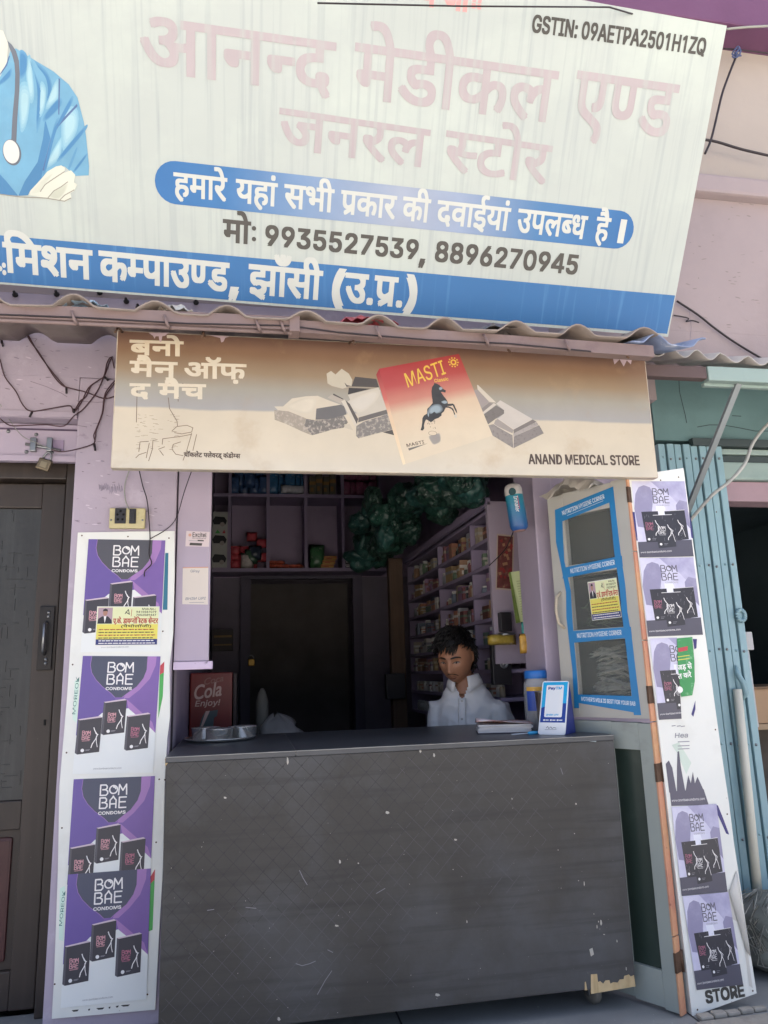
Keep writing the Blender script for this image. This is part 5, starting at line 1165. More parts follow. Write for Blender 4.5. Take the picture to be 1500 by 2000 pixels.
# ================================================================ wires
q4 = lambda pts: [(x/4.1667, 640+y/4.1667) for x, y in pts]
def smooth(P, n_=4):
    out = []
    for i in range(len(P)-1):
        p0, p1, p2, p3 = P[max(i-1, 0)], P[i], P[i+1], P[min(i+2, len(P)-1)]
        for k in range(n_):
            t = k/n_; out.append(.5*((2*p1)+(p2-p0)*t+(2*p0-5*p1+4*p2-p3)*t*t+(3*p1-p0-3*p2+p3)*t**3))
    return out+[P[-1]]
def wire(name, pts, ys, r, mat, lab, cat='wire', parent=None):
    P = [at(x, y, ys if not isinstance(ys, (list, tuple)) else ys[min(i, len(ys)-1)]) for i, (x, y) in enumerate(pts)]
    m = MB(); m.tube(smooth(P), r, mat, 6)
    o = m.done(name, parent, None if parent else P[0])
    if not parent: tag(o, lab, cat)
    return o
sl = thing('string_lights', 'tangled brown fairy light wires with tiny bulbs on the lavender wall over the dark door', 'string lights', at(130, 750, -.01))
BW = M('fairy_wire', '#4a3338', .5, .1)
for pts in ([(200, 0), (250, 100), (320, 220), (440, 380), (520, 470), (560, 490), (700, 525), (840, 575), (930, 560)], [(195, 0), (245, 110), (325, 215), (430, 385), (500, 465), (545, 485)],
            [(-40, 200), (0, 260), (40, 400), (130, 520), (180, 620), (250, 680), (400, 660), (550, 635), (585, 650), (600, 690), (660, 610), (720, 490), (800, 430), (850, 390), (890, 280), (915, 235)],
            [(0, 740), (80, 795), (200, 795), (380, 790), (520, 800), (600, 720), (680, 660), (790, 520), (850, 380), (870, 290), (905, 240), (930, 330)], [(600, 690), (650, 600), (700, 560), (745, 470), (840, 405)],
            [(935, 430), (870, 510), (845, 580), (830, 700), (780, 830), (762, 880), (765, 940), (640, 985), (500, 1010), (420, 990)], [(935, 450), (880, 520), (850, 585), (833, 700), (785, 830), (776, 890), (768, 940)], [(60, 0), (10, 100), (20, 145)]):
    wire('wire', q4(pts), -.008, .0024, BW, '', parent=sl)
for (x, y), (x2, y2) in (((12, 105), (25, 150)), ((541, 490), (541, 535)), ((262, 685), (240, 728)), ((850, 400), (880, 430)), ((765, 945), (776, 1000)), ((603, 660), (601, 695))):
    a, b = q4([(x, y), (x2, y2)]); m = MB(); m.tube([at(a[0], a[1], -.010), at(b[0], b[1], -.010)], [.0045, .004], CABLE, 8); m.done('bulb', sl)
wire('wire', q4([(420, 990), (280, 930), (180, 880), (90, 770), (0, 620)]), [-.008, .03, .04, .03, -.005], .0015, CABLEG, 'thin grey string tied to the bolt over the dark door')
wire('wire', q4([(1055, 1150), (1015, 1280), (1020, 1400), (1050, 1478)]), [-.02, -.012, -.012, -.024], .0024, CABLEG, 'short grey cable hanging from the signboard into the socket box')
wire('wire', [(271, 915), (279, 950), (287, 976), (291, 1015), (293, 1053), (291, 1082), (296, 1101), (283, 1115), (282, 1126)], [-.02, -.012, -.012, -.012, -.018, -.018, -.02, -.018, -.018], .0020, CABLE, 'thin dark wire hanging from the signboard down over the top purple poster')
wire('wire', [(376, 915), (360, 960), (345, 1010), (326, 1033), (294, 1052)], [-.03, -.01, -.008, -.012, -.016], .0018, CABLE, 'thin dark wire looping from the pillar board up to the signboard over the gap')
wire('wire', [(1440, 105), (1424, 145), (1410, 185), (1397, 240), (1388, 275), (1377, 300)], -.08, .0055, CABLE, 'dark loose wire hanging down beside the right edge of the banner', 'wire')
kn = thing('rope_knot', 'small blue rope knot on the wire beside the banner corner', 'knot', at(1440, 103, -.09))
c_ = at(1440, 102, -.09); m = MB(); BLR = M('blue_rope', '#49557a', .6, .2, 40)
m.tube([c_+Vector((.018*sin(t*2.1)+.006*sin(t*5), .01*cos(t*3), .026*cos(t*1.7))) for t in [k*.28 for k in range(34)]], .0042, BLR, 6); m.done('rope', kn)
wire('wire', [(1413, 95), (1440, 97), (1500, 104), (1560, 112)], -.07, .004, CABLE, 'dark wire running right from the banner corner under the purple slab')
wire('wire', [(1418, 57), (1460, 53), (1520, 50)], -.17, .006, CABLEG, 'grey cable running along the face of the purple roof slab')
wire('wire', [(1370, 272), (1400, 277), (1450, 292), (1520, 308)], -.08, .007, CABLE, 'thick dark cable crossing the pale upper wall right of the banner')
wire('wire', [(1322, 588), (1362, 614), (1400, 644), (1450, 678), (1540, 730)], -.02, .005, CABLE, 'dark cable sagging across the wall between the banner and the neighbouring awning')
wire('cable', [(1540, 800), (1500, 828), (1470, 866), (1455, 905), (1425, 940), (1390, 968), (1345, 1020)], [-.02, -.05, -.09, -.1, -.09, -.06, .02], .0075, M('pale_cable', '#a9a9a3', .5, .15, 10), 'thick pale cable hanging across the folding gate from the right', 'cable')
wire('wire', [(1316, 616), (1330, 618), (1345, 622), (1340, 628), (1352, 626), (1365, 630)], -.015, .003, CABLE, 'short curly wire end sticking out of the wall below the banner corner')
# ================================================================ right of the folding gate
po = thing('pole', 'slim white pipe with a black foot leaning on the folding gate', 'pole', at(1484, 1800, -.03))
m = MB(); m.tube([at(1440, 1346, .015), at(1462, 1560, 0), at(1484, 1785, -.03)], .0175, M('white_pipe', '#d6d3c2', .4, .04, 10, stain=('#a39d88', 9, .55, .8, .5)), 14); m.done('pipe', po)
m = MB(); m.tube([at(1482, 1780, -.03), at(1486, 1815, -.035)], .024, M('black_foot', '#35343a', .5, .1), 12); m.done('foot', po)
sk_ = thing('net_sack', 'dusty grey green sack covered with tangled net at the lower right edge', 'sack', (1.95, -.16, .2))
m = MB(); rows = []; rg = random.Random(31)
for i in range(15):
    f_ = i/14; row = []
    for k in range(29):
        a = 2*pi*k/28; r_ = (.20*(1-.12*f_)*sin(min(1, .35+f_*2.2)*pi/2) if f_ < .8 else .20*.9*cos((f_-.8)/.2*pi/2*.9))
        r_ *= 1+.09*noise.noise((cos(a)*2, sin(a)*2, f_*4)); row.append(Vector((1.975+r_*cos(a), -.12+r_*.8*sin(a), .203+.26*f_)))
    rows.append(row)
m.sheet(rows, M('sack_cloth', '#7d8078', .85, .15, 9, .5, 30, stain=('#565a52', 7, .45, .75, .7))); m.done('sack_body', sk_, weld=True)
m = MB(); NET = M('net_cord', '#a8a79c', .7, .1)
for k in range(46):
    a = rg.uniform(2.4, 5.2); z = rg.uniform(.30, .46); P = []
    for t in range(8): aa = a+t*rg.uniform(-.02, .09); zz = z+t*rg.uniform(-.02, .016); r_ = .195*(1 if zz < .41 else max(.3, 1-(zz-.41)*9)); P.append(Vector((1.975+(r_+.006)*cos(aa), -.12+(r_*.8+.006)*sin(aa), min(zz, .47))))
    m.tube(P, .0016, NET, 4)
m.done('net', sk_)
nb = at(1485, 1390, .35)
ns = thing('wooden_shelf', 'rough wooden plank shelf inside the neighbouring shop at the right edge', 'shelf', (2.5, .4, .6))
m = MB(); m.box(2.13, 3.2, .3, .75, 1.005, 1.03, M('raw_wood', '#a38c70', .7, .15, 10, streak=('#7d684e', (3, 30, 30), 0, .45, .7, .6)), .002); m.done('plank', ns)
m = MB(); m.box(2.14, 2.17, .32, .35, .2, 1.004, MATS['raw_wood']); m.done('leg', ns)
cb = thing('cardboard_box', 'brown cardboard box with red letters on the wooden shelf at the right edge', 'box', (2.4, .45, 1.031))
CBM = M('cardboard', '#a88a6c', .7, .06, 8); m = MB(); m.box(2.14, 2.62, .31, .62, 1.0315, 1.185, CBM, .003); m.box(2.135, 2.63, .3, .63, 1.1855, 1.196, M('box_flap', '#7f654c', .7, .1), .002); m.done('body', cb)
D = Decal((2.4, .31, 1.031), (1, 0, 0), (0, 0, 1), (0, -1, 0)); RI = M('box_red_ink', '#a04038', .6, .08)
D.pxtext('OF', (1473, 1403), (1473, 1425), 9, RI, 2, .0006); D.pxtext('up', (1475, 1440), (1475, 1458), 11, RI, 2, .001)
D.done('print', cb)
p0, p1 = at(1449, 1258, .2), at(1472, 1386, .2)
tl_ = thing('white_post', 'short pale painted post with a square cap behind the folding gate', 'post', (p0.x+.02, .22, 1.03))
m = MB(); m.box(p0.x-.03, p1.x-.02, .15, .20, 1.031, 1.36, M('pale_post', '#b5b5b4', .5, .06, 8), .003); m.done('post', tl_); m = MB(); m.box(p0.x-.05, p1.x-.005, .135, .215, 1.3605, 1.44, MATS['pale_post'], .004); m.done('cap', tl_)
for k, (x, y0, y1, hx, lab) in enumerate(((1494, 1590, 1690, '#2d2a2c', 'black snack packet with yellow letters hanging at the right edge'), (1482, 1600, 1700, '#c07a2c', 'orange snack packet hanging behind the black one at the right edge'), (1497, 1705, 1760, '#8c7fa0', 'purple and white snack packet hanging low at the right edge'), (1496, 1765, 1800, '#b59a96', 'pale pink snack packet lowest at the right edge'))):
    pk_ = MB(); a, b = at(x-16, y0, .28+.015*k), at(x+26, y1, .28+.015*k); rows = []
    for i in range(7):
        rows.append([Vector((a.x+(b.x-a.x)*q_/6, .28+.015*k-.018*sin(pi*q_/6)*sin(pi*i/6), a.z+(b.z-a.z)*i/6)) for q_ in range(7)])
    pk_.sheet(rows, M('packet_%d' % k, hx, .25, .25, 30, stain=('#c9a23a', 40, .58, .66, .8) if k < 2 else ('#dcdcdc', 40, .55, .65, .8)), .001)
    tag(pk_.done('snack_packet', loc=a), lab, 'snack packet')
m = MB(); m.tube([at(1478, 1530, .22), at(1484, 1518, .22), at(1489, 1530, .22), at(1488, 1560, .22), at(1484, 1580, .22), at(1480, 1590, .22)], .003, M('jute_string', '#b5a27a', .7), 6); tag(m.done('string', loc=at(1484, 1540, .22)), 'loop of pale string hanging under the wooden shelf at the right edge', 'string')
rk = MB(); rk.box(2.14, 3.2, .5, .52, .22, 1.0, M('dark_rack', '#4d463f', .7, .3, 12)); tag(rk.done('display_board', loc=(2.5, .51, .2)), 'dark board behind the hanging snack packets at the right edge', 'board')
# ================================================================ inside the shop: back shelves
SHW = M('shelf_lavender', '#9488a0', .7, .08, 4, stain=('#6a5f72', 4, .55, .8, .5))
bs = thing('wall_shelf', 'grid of lavender shelf cells across the dark back wall of the shop', 'shelf', (.5, 3.1, 2.12))
for z in (2.12, 2.72, 3.12): m = MB(); m.box(-.268, 1.12, 3.0, 3.315, z-.014, z+.014, SHW, .002); m.done('shelf_board', bs)
for x in (-.14, .16, .46, .76, 1.075):
    m = MB(); m.box(x-.012, x+.012, 3.003, 3.315, 2.1345, 2.7055, SHW); m.done('divider', bs); m = MB(); m.box(x-.012, x+.012, 3.003, 3.315, 2.7345, 3.1055, SHW); m.done('divider', bs)
rg = random.Random(77)
def carton(name, c, w, d, h, hex_, lab, cat, grp, rot=0, band=None):
    m = MB(); mt_ = M('carton_'+hex_[1:], hex_, .45, .12, 20); X = Matrix.Translation(c) @ Matrix.Rotation(rot, 4, 'Z')
    m.box(-w/2, w/2, -d/2, d/2, .0005, h, mt_, min(w, d)*.04, X)
    bd = M('carton_'+band[1:], band, .45, .12, 20) if band else M('carton_white_print', '#b9b5b0', .5, .1, 30)
    m.box(-w/2-.0006, w/2+.0006, -d/2-.0006, d/2+.0006, h*.55, h*.72, bd, 0, X); m.box(-w*.35, w*.1, -d/2-.0012, -d/2-.0002, h*.18, h*.4, bd, 0, X)
    return tag(m.done(name, loc=c), lab, cat, grp)
def pouch(name, c, w, h, hex_, lab, cat, grp, th=.05, lie=False, rot=0):
    m = MB(); X = Matrix.Translation(c) @ Matrix.Rotation(rot, 4, 'Z'); rows = []
    for side in (1, -1):
        rows = []
        for i in range(7):
            row = []
            for j in range(7):
                u, v = j/6, i/6; b = max(0, sin(pi*u)*sin(pi*v))**.5*th/2*(1+rg.uniform(-.2, .2))
                p_ = Vector(((u-.5)*w, b*side*-1, .001+v*h)) if not lie else Vector(((u-.5)*w, (v-.5)*h, .001+th/2+b*side))
                row.append(X @ p_)
            rows.append(row)
        m.sheet(rows, M('pouch_'+hex_[1:], hex_, .3, .3, 30, stain=('#c9c2ba', 35, .6, .68, .6)))
    return tag(m.done(name, loc=c, weld=True), lab, cat, grp)
for i in range(7): pouch('packet', Vector((-.11+.04*i, 3.05+.03*(i % 3), 2.735+.06*(i % 2))), .09, .16, '#3f5c86', 'dark blue foil packet in the second upper cell of the back shelf', 'packet', 'blue packets in the back shelf')
for i in range(6): pouch('packet', Vector((.20+.045*i, 3.05+.03*(i % 3), 2.735)), .1, .2, '#3b6f98', 'bright blue packet in the third upper cell of the back shelf', 'packet', 'bright blue packets in the back shelf')
pouch('towel_roll', Vector((.36, 3.02, 2.74)), .2, .07, '#b9bcc2', 'pale rolled packet lying before the bright blue packets on the back shelf', 'packet', None, .05, False, .2)
for i in range(4): carton('carton', Vector((.52+.055*i, 3.06, 2.7345)), .05, .05, .16+.03*(i % 2), '#5c5a4a', 'dull brown carton in the fourth upper cell of the back shelf', 'carton', 'brown cartons in the back shelf', band='#8a6a3a')
for i in range(10): pouch('packet', Vector((.80+.055*(i % 5), 3.05+.02*(i % 2), 2.735+.13*(i//5))), .075, .13, '#8a4a66', 'pinkish packet filling the last upper cell of the back shelf', 'packet', 'pink packets in the back shelf')
for i in range(11): pouch('packet', Vector((-.095+.075*(i % 2)+(.13 if i > 5 else 0), 3.05+.01*(i % 3), 2.135+.055*((i if i < 6 else i-6)//(2 if i < 6 else 1)))), .085, .075, '#b0434c', 'red packet stacked in the left lower cell of the back shelf', 'packet', 'red packets in the back shelf')
for i in range(3): pouch('packet', Vector((.0+.03*i, 3.02, 2.135+.03*i)), .1, .12, ('#b9b3ac', '#3a5a45', '#2f3a4a')[i], ('pale paper packet leaning on the red packets of the back shelf', 'dark green packet among the red packets of the back shelf', 'dark slate packet right of the red packets of the back shelf')[i], 'packet', None)
for i in range(7): pouch('packet', Vector((.20+.05*(i % 5), 3.05, 2.135+.03*(i//5))), .09, .10, '#b0553f', 'orange red packet lying in the third lower cell of the back shelf', 'packet', 'orange packets in the back shelf', .035, True, rg.uniform(-.4, .4))
pouch('packet', Vector((.55, 3.05, 2.135)), .12, .19, '#3d6a45', 'single green bag standing in the fourth lower cell of the back shelf', 'packet', None)
for i in range(3): carton('carton', Vector((.63+.012*i, 3.04, 2.1345+.032*i)), .10, .07, .031, '#b58a3f', 'flat ochre carton stacked beside the green bag of the back shelf', 'carton', 'ochre cartons in the back shelf', band='#a34a35')
for i, (x, z, w, h) in enumerate(((.81, 0, .09, .035), (.81, .036, .09, .035), (.81, .072, .085, .035), (.90, 0, .035, .17), (.99, 0, .1, .05), (.99, .051, .1, .04), (.99, .092, .1, .035), (.93, .175, .09, .14), (1.0, .13, .09, .15))):
    carton('carton', Vector((x, 3.05, 2.1345+z)), w, .08, h, '#2c2e33', 'black carton with a white band in the right lower cell of the back shelf', 'carton', 'black cartons in the back shelf', band='#b5b5b5')
# car picture at the left end of the shelf
D = Decal((-.2, 2.999, 2.14), (1, 0, 0), (0, 0, 1), (0, -1, 0)); D.rect(-.075, .0, .045, .44, M('poster_grey_white', '#a9aaa4', .5, .05), 0); BK_ = M('print_black', '#202226', .5, .1)
for z in (.02, .17, .32):
    D.poly([(-.06, z+.02), (.03, z+.02), (.04, z+.05), (.02, z+.08), (-.05, z+.085), (-.07, z+.05)], BK_, 1); D.disc(.005, z+.022, .018, M('print_grey', '#98918a'), 2, 12)
D.poly([(-.05, .27), (-.01, .27), (-.03, .30)], GRN, 1); D.poly([(.005, .27), (.03, .27), (.02, .30)], RED2, 1)
tag(D.done('car_print'), 'pale sheet printed with black cars at the left end of the back shelf', 'picture')
# ---------------------------------------------------------------- right wall shelves
rs = thing('wall_shelf', 'lavender medicine shelves with an end panel along the right wall of the shop', 'shelf', (1.3, 1.6, 1.2))
ZS = [1.03, 1.165, 1.30, 1.425, 1.555, 1.69, 1.825, 1.96, 2.10]
for z in ZS: m = MB(); m.box(1.205, 1.449, .68, 2.7, z-.009, z+.009, SHW, .001); m.done('shelf_board', rs)
for y in (1.03, 1.75, 2.68):
    for z0, z1 in zip(ZS, ZS[1:]): m = MB(); m.box(1.207, 1.449, y-.009, y+.009, z0+.0092, z1-.0092, SHW); m.done('divider', rs)
m = MB(); m.box(1.185, 1.449, .645, .679, 1.335, 2.14, LAVP, .003); m.done('end_panel', rs)
m = MB(); m.box(1.18, 1.205, .645, 2.7, 2.12, 2.16, SHW, .003); m.done('trim', rs)
COLS = ['#b3aea6', '#a59a86', '#c2bfba', '#9a7a62', '#8a8d93', '#b8a98a', '#7f5050', '#6f7a8a', '#a0705c', '#6a7f6a', '#d0cdc8', '#8a6f8a']
NM = ['lowest', 'second lowest', 'third lowest', 'fourth lowest', 'middle', 'fourth highest', 'third highest', 'second highest']
for r_, z0 in enumerate(ZS[:-1]):
    z = z0+.0095; y = .74; n_ = 0
    hmax = ZS[r_+1]-z0-.03; proto = None
    while y < 2.6:
        w_ = rg.choice((rg.uniform(.02, .045), rg.uniform(.04, .075), rg.uniform(.06, .11))) if r_ > 1 else rg.uniform(.03, .04)
        if any(abs(y+w_/2-q_) < w_/2+.014 for q_ in (1.03, 1.75)): y += .03; continue
        hx = rg.choice(COLS+['#3d4a5c', '#5c3a30', '#9a8360', '#5a675a', '#2f3338', '#8a5a5f'] if r_ not in (0, 1) else COLS[:3]+COLS[10:11]); h = hmax*rg.uniform(.4, 1.0) if r_ > 1 else hmax*.6
        if rg.random() < (.22 if r_ > 1 else .6):
            m = MB(); rad = min(w_*.5, .022); cx = 1.235+rg.uniform(0, .02)
            m.lathe([(0, 0), (rad, 0), (rad, h*.68), (rad*.75, h*.78), (rad*.7, h*.8), (rad*.78, h*.8), (rad*.78, h), (0, h)], (cx, y+w_/2, z), [M('bottle_'+hx[1:], hx, .3, .08, 20)]*4+[M('bottle_cap_white', '#c2c2bf', .4, .05)]*3, 14)
            tag(m.done('medicine_bottle', loc=(cx, y+w_/2, z)), 'small capped bottle on the %s board of the right medicine shelves' % NM[r_], 'bottle', 'bottles on the %s medicine shelf' % NM[r_])
        else:
            carton('medicine_carton', Vector((1.24+rg.uniform(0, .035), y+w_/2, z)), .06, w_*.94, h, hx, 'small carton on the %s board of the right medicine shelves' % NM[r_], 'carton', 'cartons on the %s medicine shelf' % NM[r_], rg.uniform(-.16, .16), rg.choice(COLS))
        y += w_+rg.choice((.002, .004, .02)); n_ += 1
# picture, calendar and dark things on the end panel
D = Decal((1.2, .6445, 1.7), (1, 0, 0), (0, 0, 1), (0, -1, 0)); mr_ = lambda a, b: (.06+a*cos(.09)-b*sin(-.09), .13+b*cos(.09)+a*sin(-.09))
Pq = [(-.045, -.14), (.045, -.14), (.045, .14), (-.045, .14)]; D.poly([mr_(*p_) for p_ in Pq], M('picture_border', '#b9a898', .5, .05), 0); D.poly([mr_(p_[0]*.86, p_[1]*.94) for p_ in Pq], M('picture_maroon', '#6e3c3a', .5, .35, 30, stain=('#a58a6a', 35, .55, .7, .7)), 1)
for k in range(24): a, b = rg.uniform(-.03, .03), rg.uniform(-.11, .10); D.poly([mr_(a, b), mr_(a+.012, b+.004), mr_(a+.009, b+.018), mr_(a-.004, b+.014)], M('picture_tan', '#a17a5c', .5, .2) if k % 2 else M('picture_red', '#8f3535', .5, .2), 2)
tag(D.done('picture'), 'tilted maroon picture with a pale border on the end panel of the medicine shelves', 'picture')
a = thing('wall_calendar', 'pale green hanging calendar pad with a leafy edge beside the right doorpost', 'calendar', at(1013, 1170, .3))
p1, p2, p3, p4 = at(994, 1118, .30), at(1026, 1113, .24), at(1029, 1213, .24), at(1008, 1217, .30)
m = MB(); m.face([p1, p2, p3, p4], M('calendar_page', '#b5bd8c', .6, .06, 10)); o_ = Vector((.01, .03, 0)); m.face([p1+o_, p4+o_, p3+o_, p2+o_], M('calendar_page', '#b5bd8c')); m.face([p1, p4, p4+o_, p1+o_], MATS['calendar_page']); m.face([p1, p1+o_, p2+o_, p2], MATS['calendar_page']); m.face([p4, p3, p3+o_, p4+o_], MATS['calendar_page']); m.face([p2, p2+o_, p3+o_, p3], MATS['calendar_page']); m.done('pages', a)
m = MB(); off = Vector((-.003, -.006, 0)); m.face([p1+off, p1.lerp(p2, .12)+off, p4.lerp(p3, .4)+off, p4+off], M('calendar_green', '#5f6f33', .5, .3, 40))
for k in range(14): t = .2+k*.05; A_, B2_ = p1.lerp(p4, t).lerp(p2.lerp(p3, t), .42+.01*k), p1.lerp(p4, t).lerp(p2.lerp(p3, t), .95); m.face([A_+off, B2_+off, B2_+off+Vector((0, 0, -.0018)), A_+off+Vector((0, 0, -.0018))], M('calendar_ink', '#7d8564', .6))
m.done('print', a)
for (x0, y0, x1, y1, Y_, hx, nm, lab, cat) in ((1020, 1215, 1033, 1250, .22, '#3f8a80', 'packet', 'teal packet hanging under the calendar beside the doorpost', 'packet'), (1016, 1238, 1034, 1277, .20, '#c0943f', 'packet', 'orange yellow packet hanging lowest beside the right doorpost', 'packet')):
    a, b = at(x0, y1, Y_), at(x1, y0, Y_); pouch(nm, Vector(((a.x+b.x)/2, Y_, a.z)), b.x-a.x, b.z-a.z, hx, lab, cat, None, .02)
a, b = at(973, 1242, .62), at(997, 1196, .62); hg = thing('wall_lamp', 'black lantern shaped holder with a steel ring on the end panel of the shelves', 'lamp', (a.x, .62, a.z))
m = MB(); m.box(a.x+.01, b.x-.003, .60, .642, a.z+.02, b.z, M('black_plastic', '#2b292c'), .004); m.done('body', hg); m = MB(); m.lathe([(.038, 0), (.04, .004), (.04, .012), (.03, .014)], ((a.x+b.x)/2, .60, a.z), STEEL, 20); m.done('ring', hg)
pouch('yellow_pouch', at(981, 1260, .58), .14, .05, '#b39a45', 'mustard yellow pouch tucked under the black holder on the end panel', 'pouch', None, .04)
sx = at(984, 1296, .64); spk = thing('speaker', 'slim black speaker with silver ringed cones under the end panel of the shelves', 'speaker', (sx.x, .70, sx.z))
m = MB(); m.box(sx.x-.05, sx.x+.045, .66, .70, sx.z-.10, sx.z+.10, M('black_plastic', '#2b292c'), .004); m.done('case', spk)
for yy in (1297, 1279, 1261): c_ = at(984, yy, .655); m = MB(); m.lathe([(.02, 0), (.021, .006), (.016, .008), (.012, .002), (.005, .006), (0, .007)], c_, M('cone_silver', '#9a9c9e', .3, .05, metal=.8), 20, (0, -1, 0)); m.done('cone', spk)
# big dummy inhaler hanging on the doorpost
ih = thing('display_bottle', 'oversized blue and white display inhaler hanging on the right doorpost', 'display bottle', at(1010, 990, -.04))
ax0, ax1 = at(1015, 1036, -.05), at(1000, 945, -.05); ax = (ax1-ax0).normalized(); Ln = (ax1-ax0).length; rad = .036
IB = Mgrad('inhaler_blue', (0, 0, 1), -.1, .06, [(0, '#2d4f8a'), (.5, '#2a6c94'), (1, '#2b8490')], .3); IW = M('inhaler_white', '#c3beb8', .35, .04)
m = MB(); m.lathe([(rad*.72, 0), (rad*.95, .008), (rad*1.02, .02), (rad, Ln*.75)], ax0, IB, 28, ax); m.done('body', ih)
m = MB(); m.lathe([(rad*1.005, Ln*.745), (rad, Ln*.88), (rad*.85, Ln*.955), (rad*.45, Ln), (0, Ln*1.005)], ax0, IW, 28, ax); m.done('cap', ih)
m = MB(); m.lathe([(0, -.004), (rad*.6, -.004), (rad*.72, .0005)], ax0, M('inhaler_base', '#8f6f6a', .4, .1), 28, ax); m.done('base', ih)
fw = (CAM-ax0); fw = (fw-ax*fw.dot(ax)).normalized(); sd_ = ax.cross(fw)
def cyl(u, z, k=1.02): a = u/rad; return ax0+ax*z+(fw*cos(a)+sd_*-sin(a))*rad*k
m = MB(); P_, w_ = layout('Inhaler', SANS)
for p_ in P_: m.face([cyl(-.012+y*.030*-1+.014, Ln*.70-(x/w_)*Ln*.34, 1.035) for x, y in p_], INK)
for i in range(12): a0, a1 = 2*pi*i/12, 2*pi*(i+1)/12; m.face([cyl(.004, Ln*.80, 1.02), cyl(.004+.015*cos(a0), Ln*.80+.016*sin(a0), 1.03), cyl(.004+.015*cos(a1), Ln*.80+.016*sin(a1), 1.03)], M('inhaler_dark', '#274a4f', .4))
m.face([cyl(-.015, Ln*.70, 1.03), cyl(-.012, Ln*.70, 1.03), cyl(-.012, Ln*.42, 1.03), cyl(-.015, Ln*.42, 1.03)], M('inhaler_red', '#b0485a', .4)); m.done('print', ih)
wire('wire', [(1009, 1020), (1000, 1045), (985, 1075), (955, 1105)], [-.0, .3, .6, .64], .0025, CABLE, 'thin black wire running from the display inhaler across the maroon picture')
# ---------------------------------------------------------------- green packets hanging below the ceiling on the right
rg = random.Random(19); GM = [M('green_foil', '#2b4b42', .4, .25, 30, stain=('#8a9a8a', 50, .62, .7, .7)), M('green_foil_dark', '#213a32', .35, .25, 30), M('green_pale_foil', '#7f9a86', .35, .2, 30), M('teal_foil', '#24504c', .35, .2, 30)]
m = MB(); GB = [M('green_bag_%d' % i, h, .35, .3, 14, stain=('#a9b5aa', 70, .60, .66, .75), spots=('#16221d', 22, .6, .72)) for i, h in enumerate(('#24463b', '#1d3a31', '#2a4f49', '#223d33'))]
for k in range(64):
    y = .5+1.95*(k/63)+rg.uniform(-.06, .06); x = 1.15-abs(rg.gauss(0, .12))-(0 if y < 1.3 else rg.uniform(0, .22)); z = rg.uniform(2.17, 2.42)-max(0, (1.1-x))*.22; r_ = rg.uniform(.07, .125)
    q_ = bmesh.ops.create_icosphere(m.bm, subdivisions=4, radius=1); so = rg.uniform(0, 50); sx_, sy_, sz_ = r_*rg.uniform(.7, 1.1), r_, r_*rg.uniform(.7, 1.1)
    mi_ = m.mi(GB[k % 4])
    for v in q_['verts']:
        n_ = v.co.normalized(); d_ = 1+.30*noise.noise(n_*1.7+Vector((so, 0, 0)))+.16*abs(noise.noise(n_*5+Vector((0, so, 0))))-.10*abs(noise.noise(n_*11+Vector((0, 0, so)))); v.co = Vector((x+n_.x*sx_*d_, y+n_.y*sy_*d_, z+n_.z*sz_*d_))
        for f in v.link_faces: f.material_index = mi_; f.smooth = k % 2 == 0
tag(m.done('green_packets', loc=(1.05, 1.4, 2.25)), 'mass of crumpled dark green plastic packets stuffed under the ceiling over the medicine shelves', 'packets', kind='stuff')
c_ = at(905, 953, .9); X = Matrix.Translation(c_) @ Matrix.Rotation(R(-30), 4, 'Y'); m = MB(); m.box(-.035, .035, -.004, .004, -.045, .045, M('card_border', '#a99c90', .5, .05), .001, X); m.box(-.029, .029, -.0052, -.0035, -.039, .039, M('card_brown', '#5f4038', .5, .3, 60), 0, X); tag(m.done('picture_card', loc=c_), 'small tilted brown picture card stuck among the green packets', 'card')
# ---------------------------------------------------------------- post, cola cabinet, bag, desk
m = MB(); m.box(.985, 1.085, 2.28, 2.36, .2, 2.1, M('brown_post', '#5c4736', .6, .25, 4, streak=('#3c2c22', (30, 30, 2), 0, .45, .7, .7)), .004); tag(m.done('wooden_post', loc=(1.03, 2.3, .2)), 'brown wooden post standing deep in the shop left of the medicine shelves', 'post')
m = MB(); m.box(.93, 1.06, 2.2, 2.27, 1.13, 1.3, M('black_plastic', '#2b292c'), .006); tag(m.done('electric_meter', loc=(1.0, 2.25, 1.2)), 'black box hung at the side of the brown wooden post', 'box')
co = thing('drinks_cabinet', 'dark red drinks cabinet lettered Cola Enjoy! behind the steel tray', 'cabinet', (-.165, 1.0, .2))
RC = M('cabinet_red', '#6a1c1c', .4, .12, 6, stain=('#3f1416', 4, .5, .8, .5)); m = MB(); m.box(-.264, -.066, .9, 1.25, .2, 1.336, RC, .006); m.done('body', co)
m = MB(); m.box(-.062, -.045, .905, 1.25, .2, 1.33, M('cabinet_dark', '#2d2022', .5, .1), .003); m.done('door_edge', co)
D = Decal((-.165, .9, 1.2), (1, 0, 0), (0, 0, 1), (0, -1, 0)); CI = M('cabinet_ink', '#b39a94', .5, .05)
D.pxtext('Cola', (378, 1367), (432, 1358), 27, CI, 2, .0012, None, shear=.35); D.pxtext('Enjoy!', (381, 1380), (428, 1377), 11, CI, 2, .0006, shear=.2); D.pxtext('Coca', (398, 1338), (436, 1330), 12, M('cabinet_ink_worn', '#7d5550', .5, .1), 2, .0006, None, shear=.35)
D.pxpoly([(401, 1390), (426, 1386), (424, 1398), (418, 1402), (416, 1425), (388, 1425), (394, 1402)], M('cabinet_bottle', '#3b4a4f', .5, .15), 1); D.pxpoly([(402, 1389), (410, 1388), (394, 1424), (390, 1424)], CI, 2)
D.done('print', co)
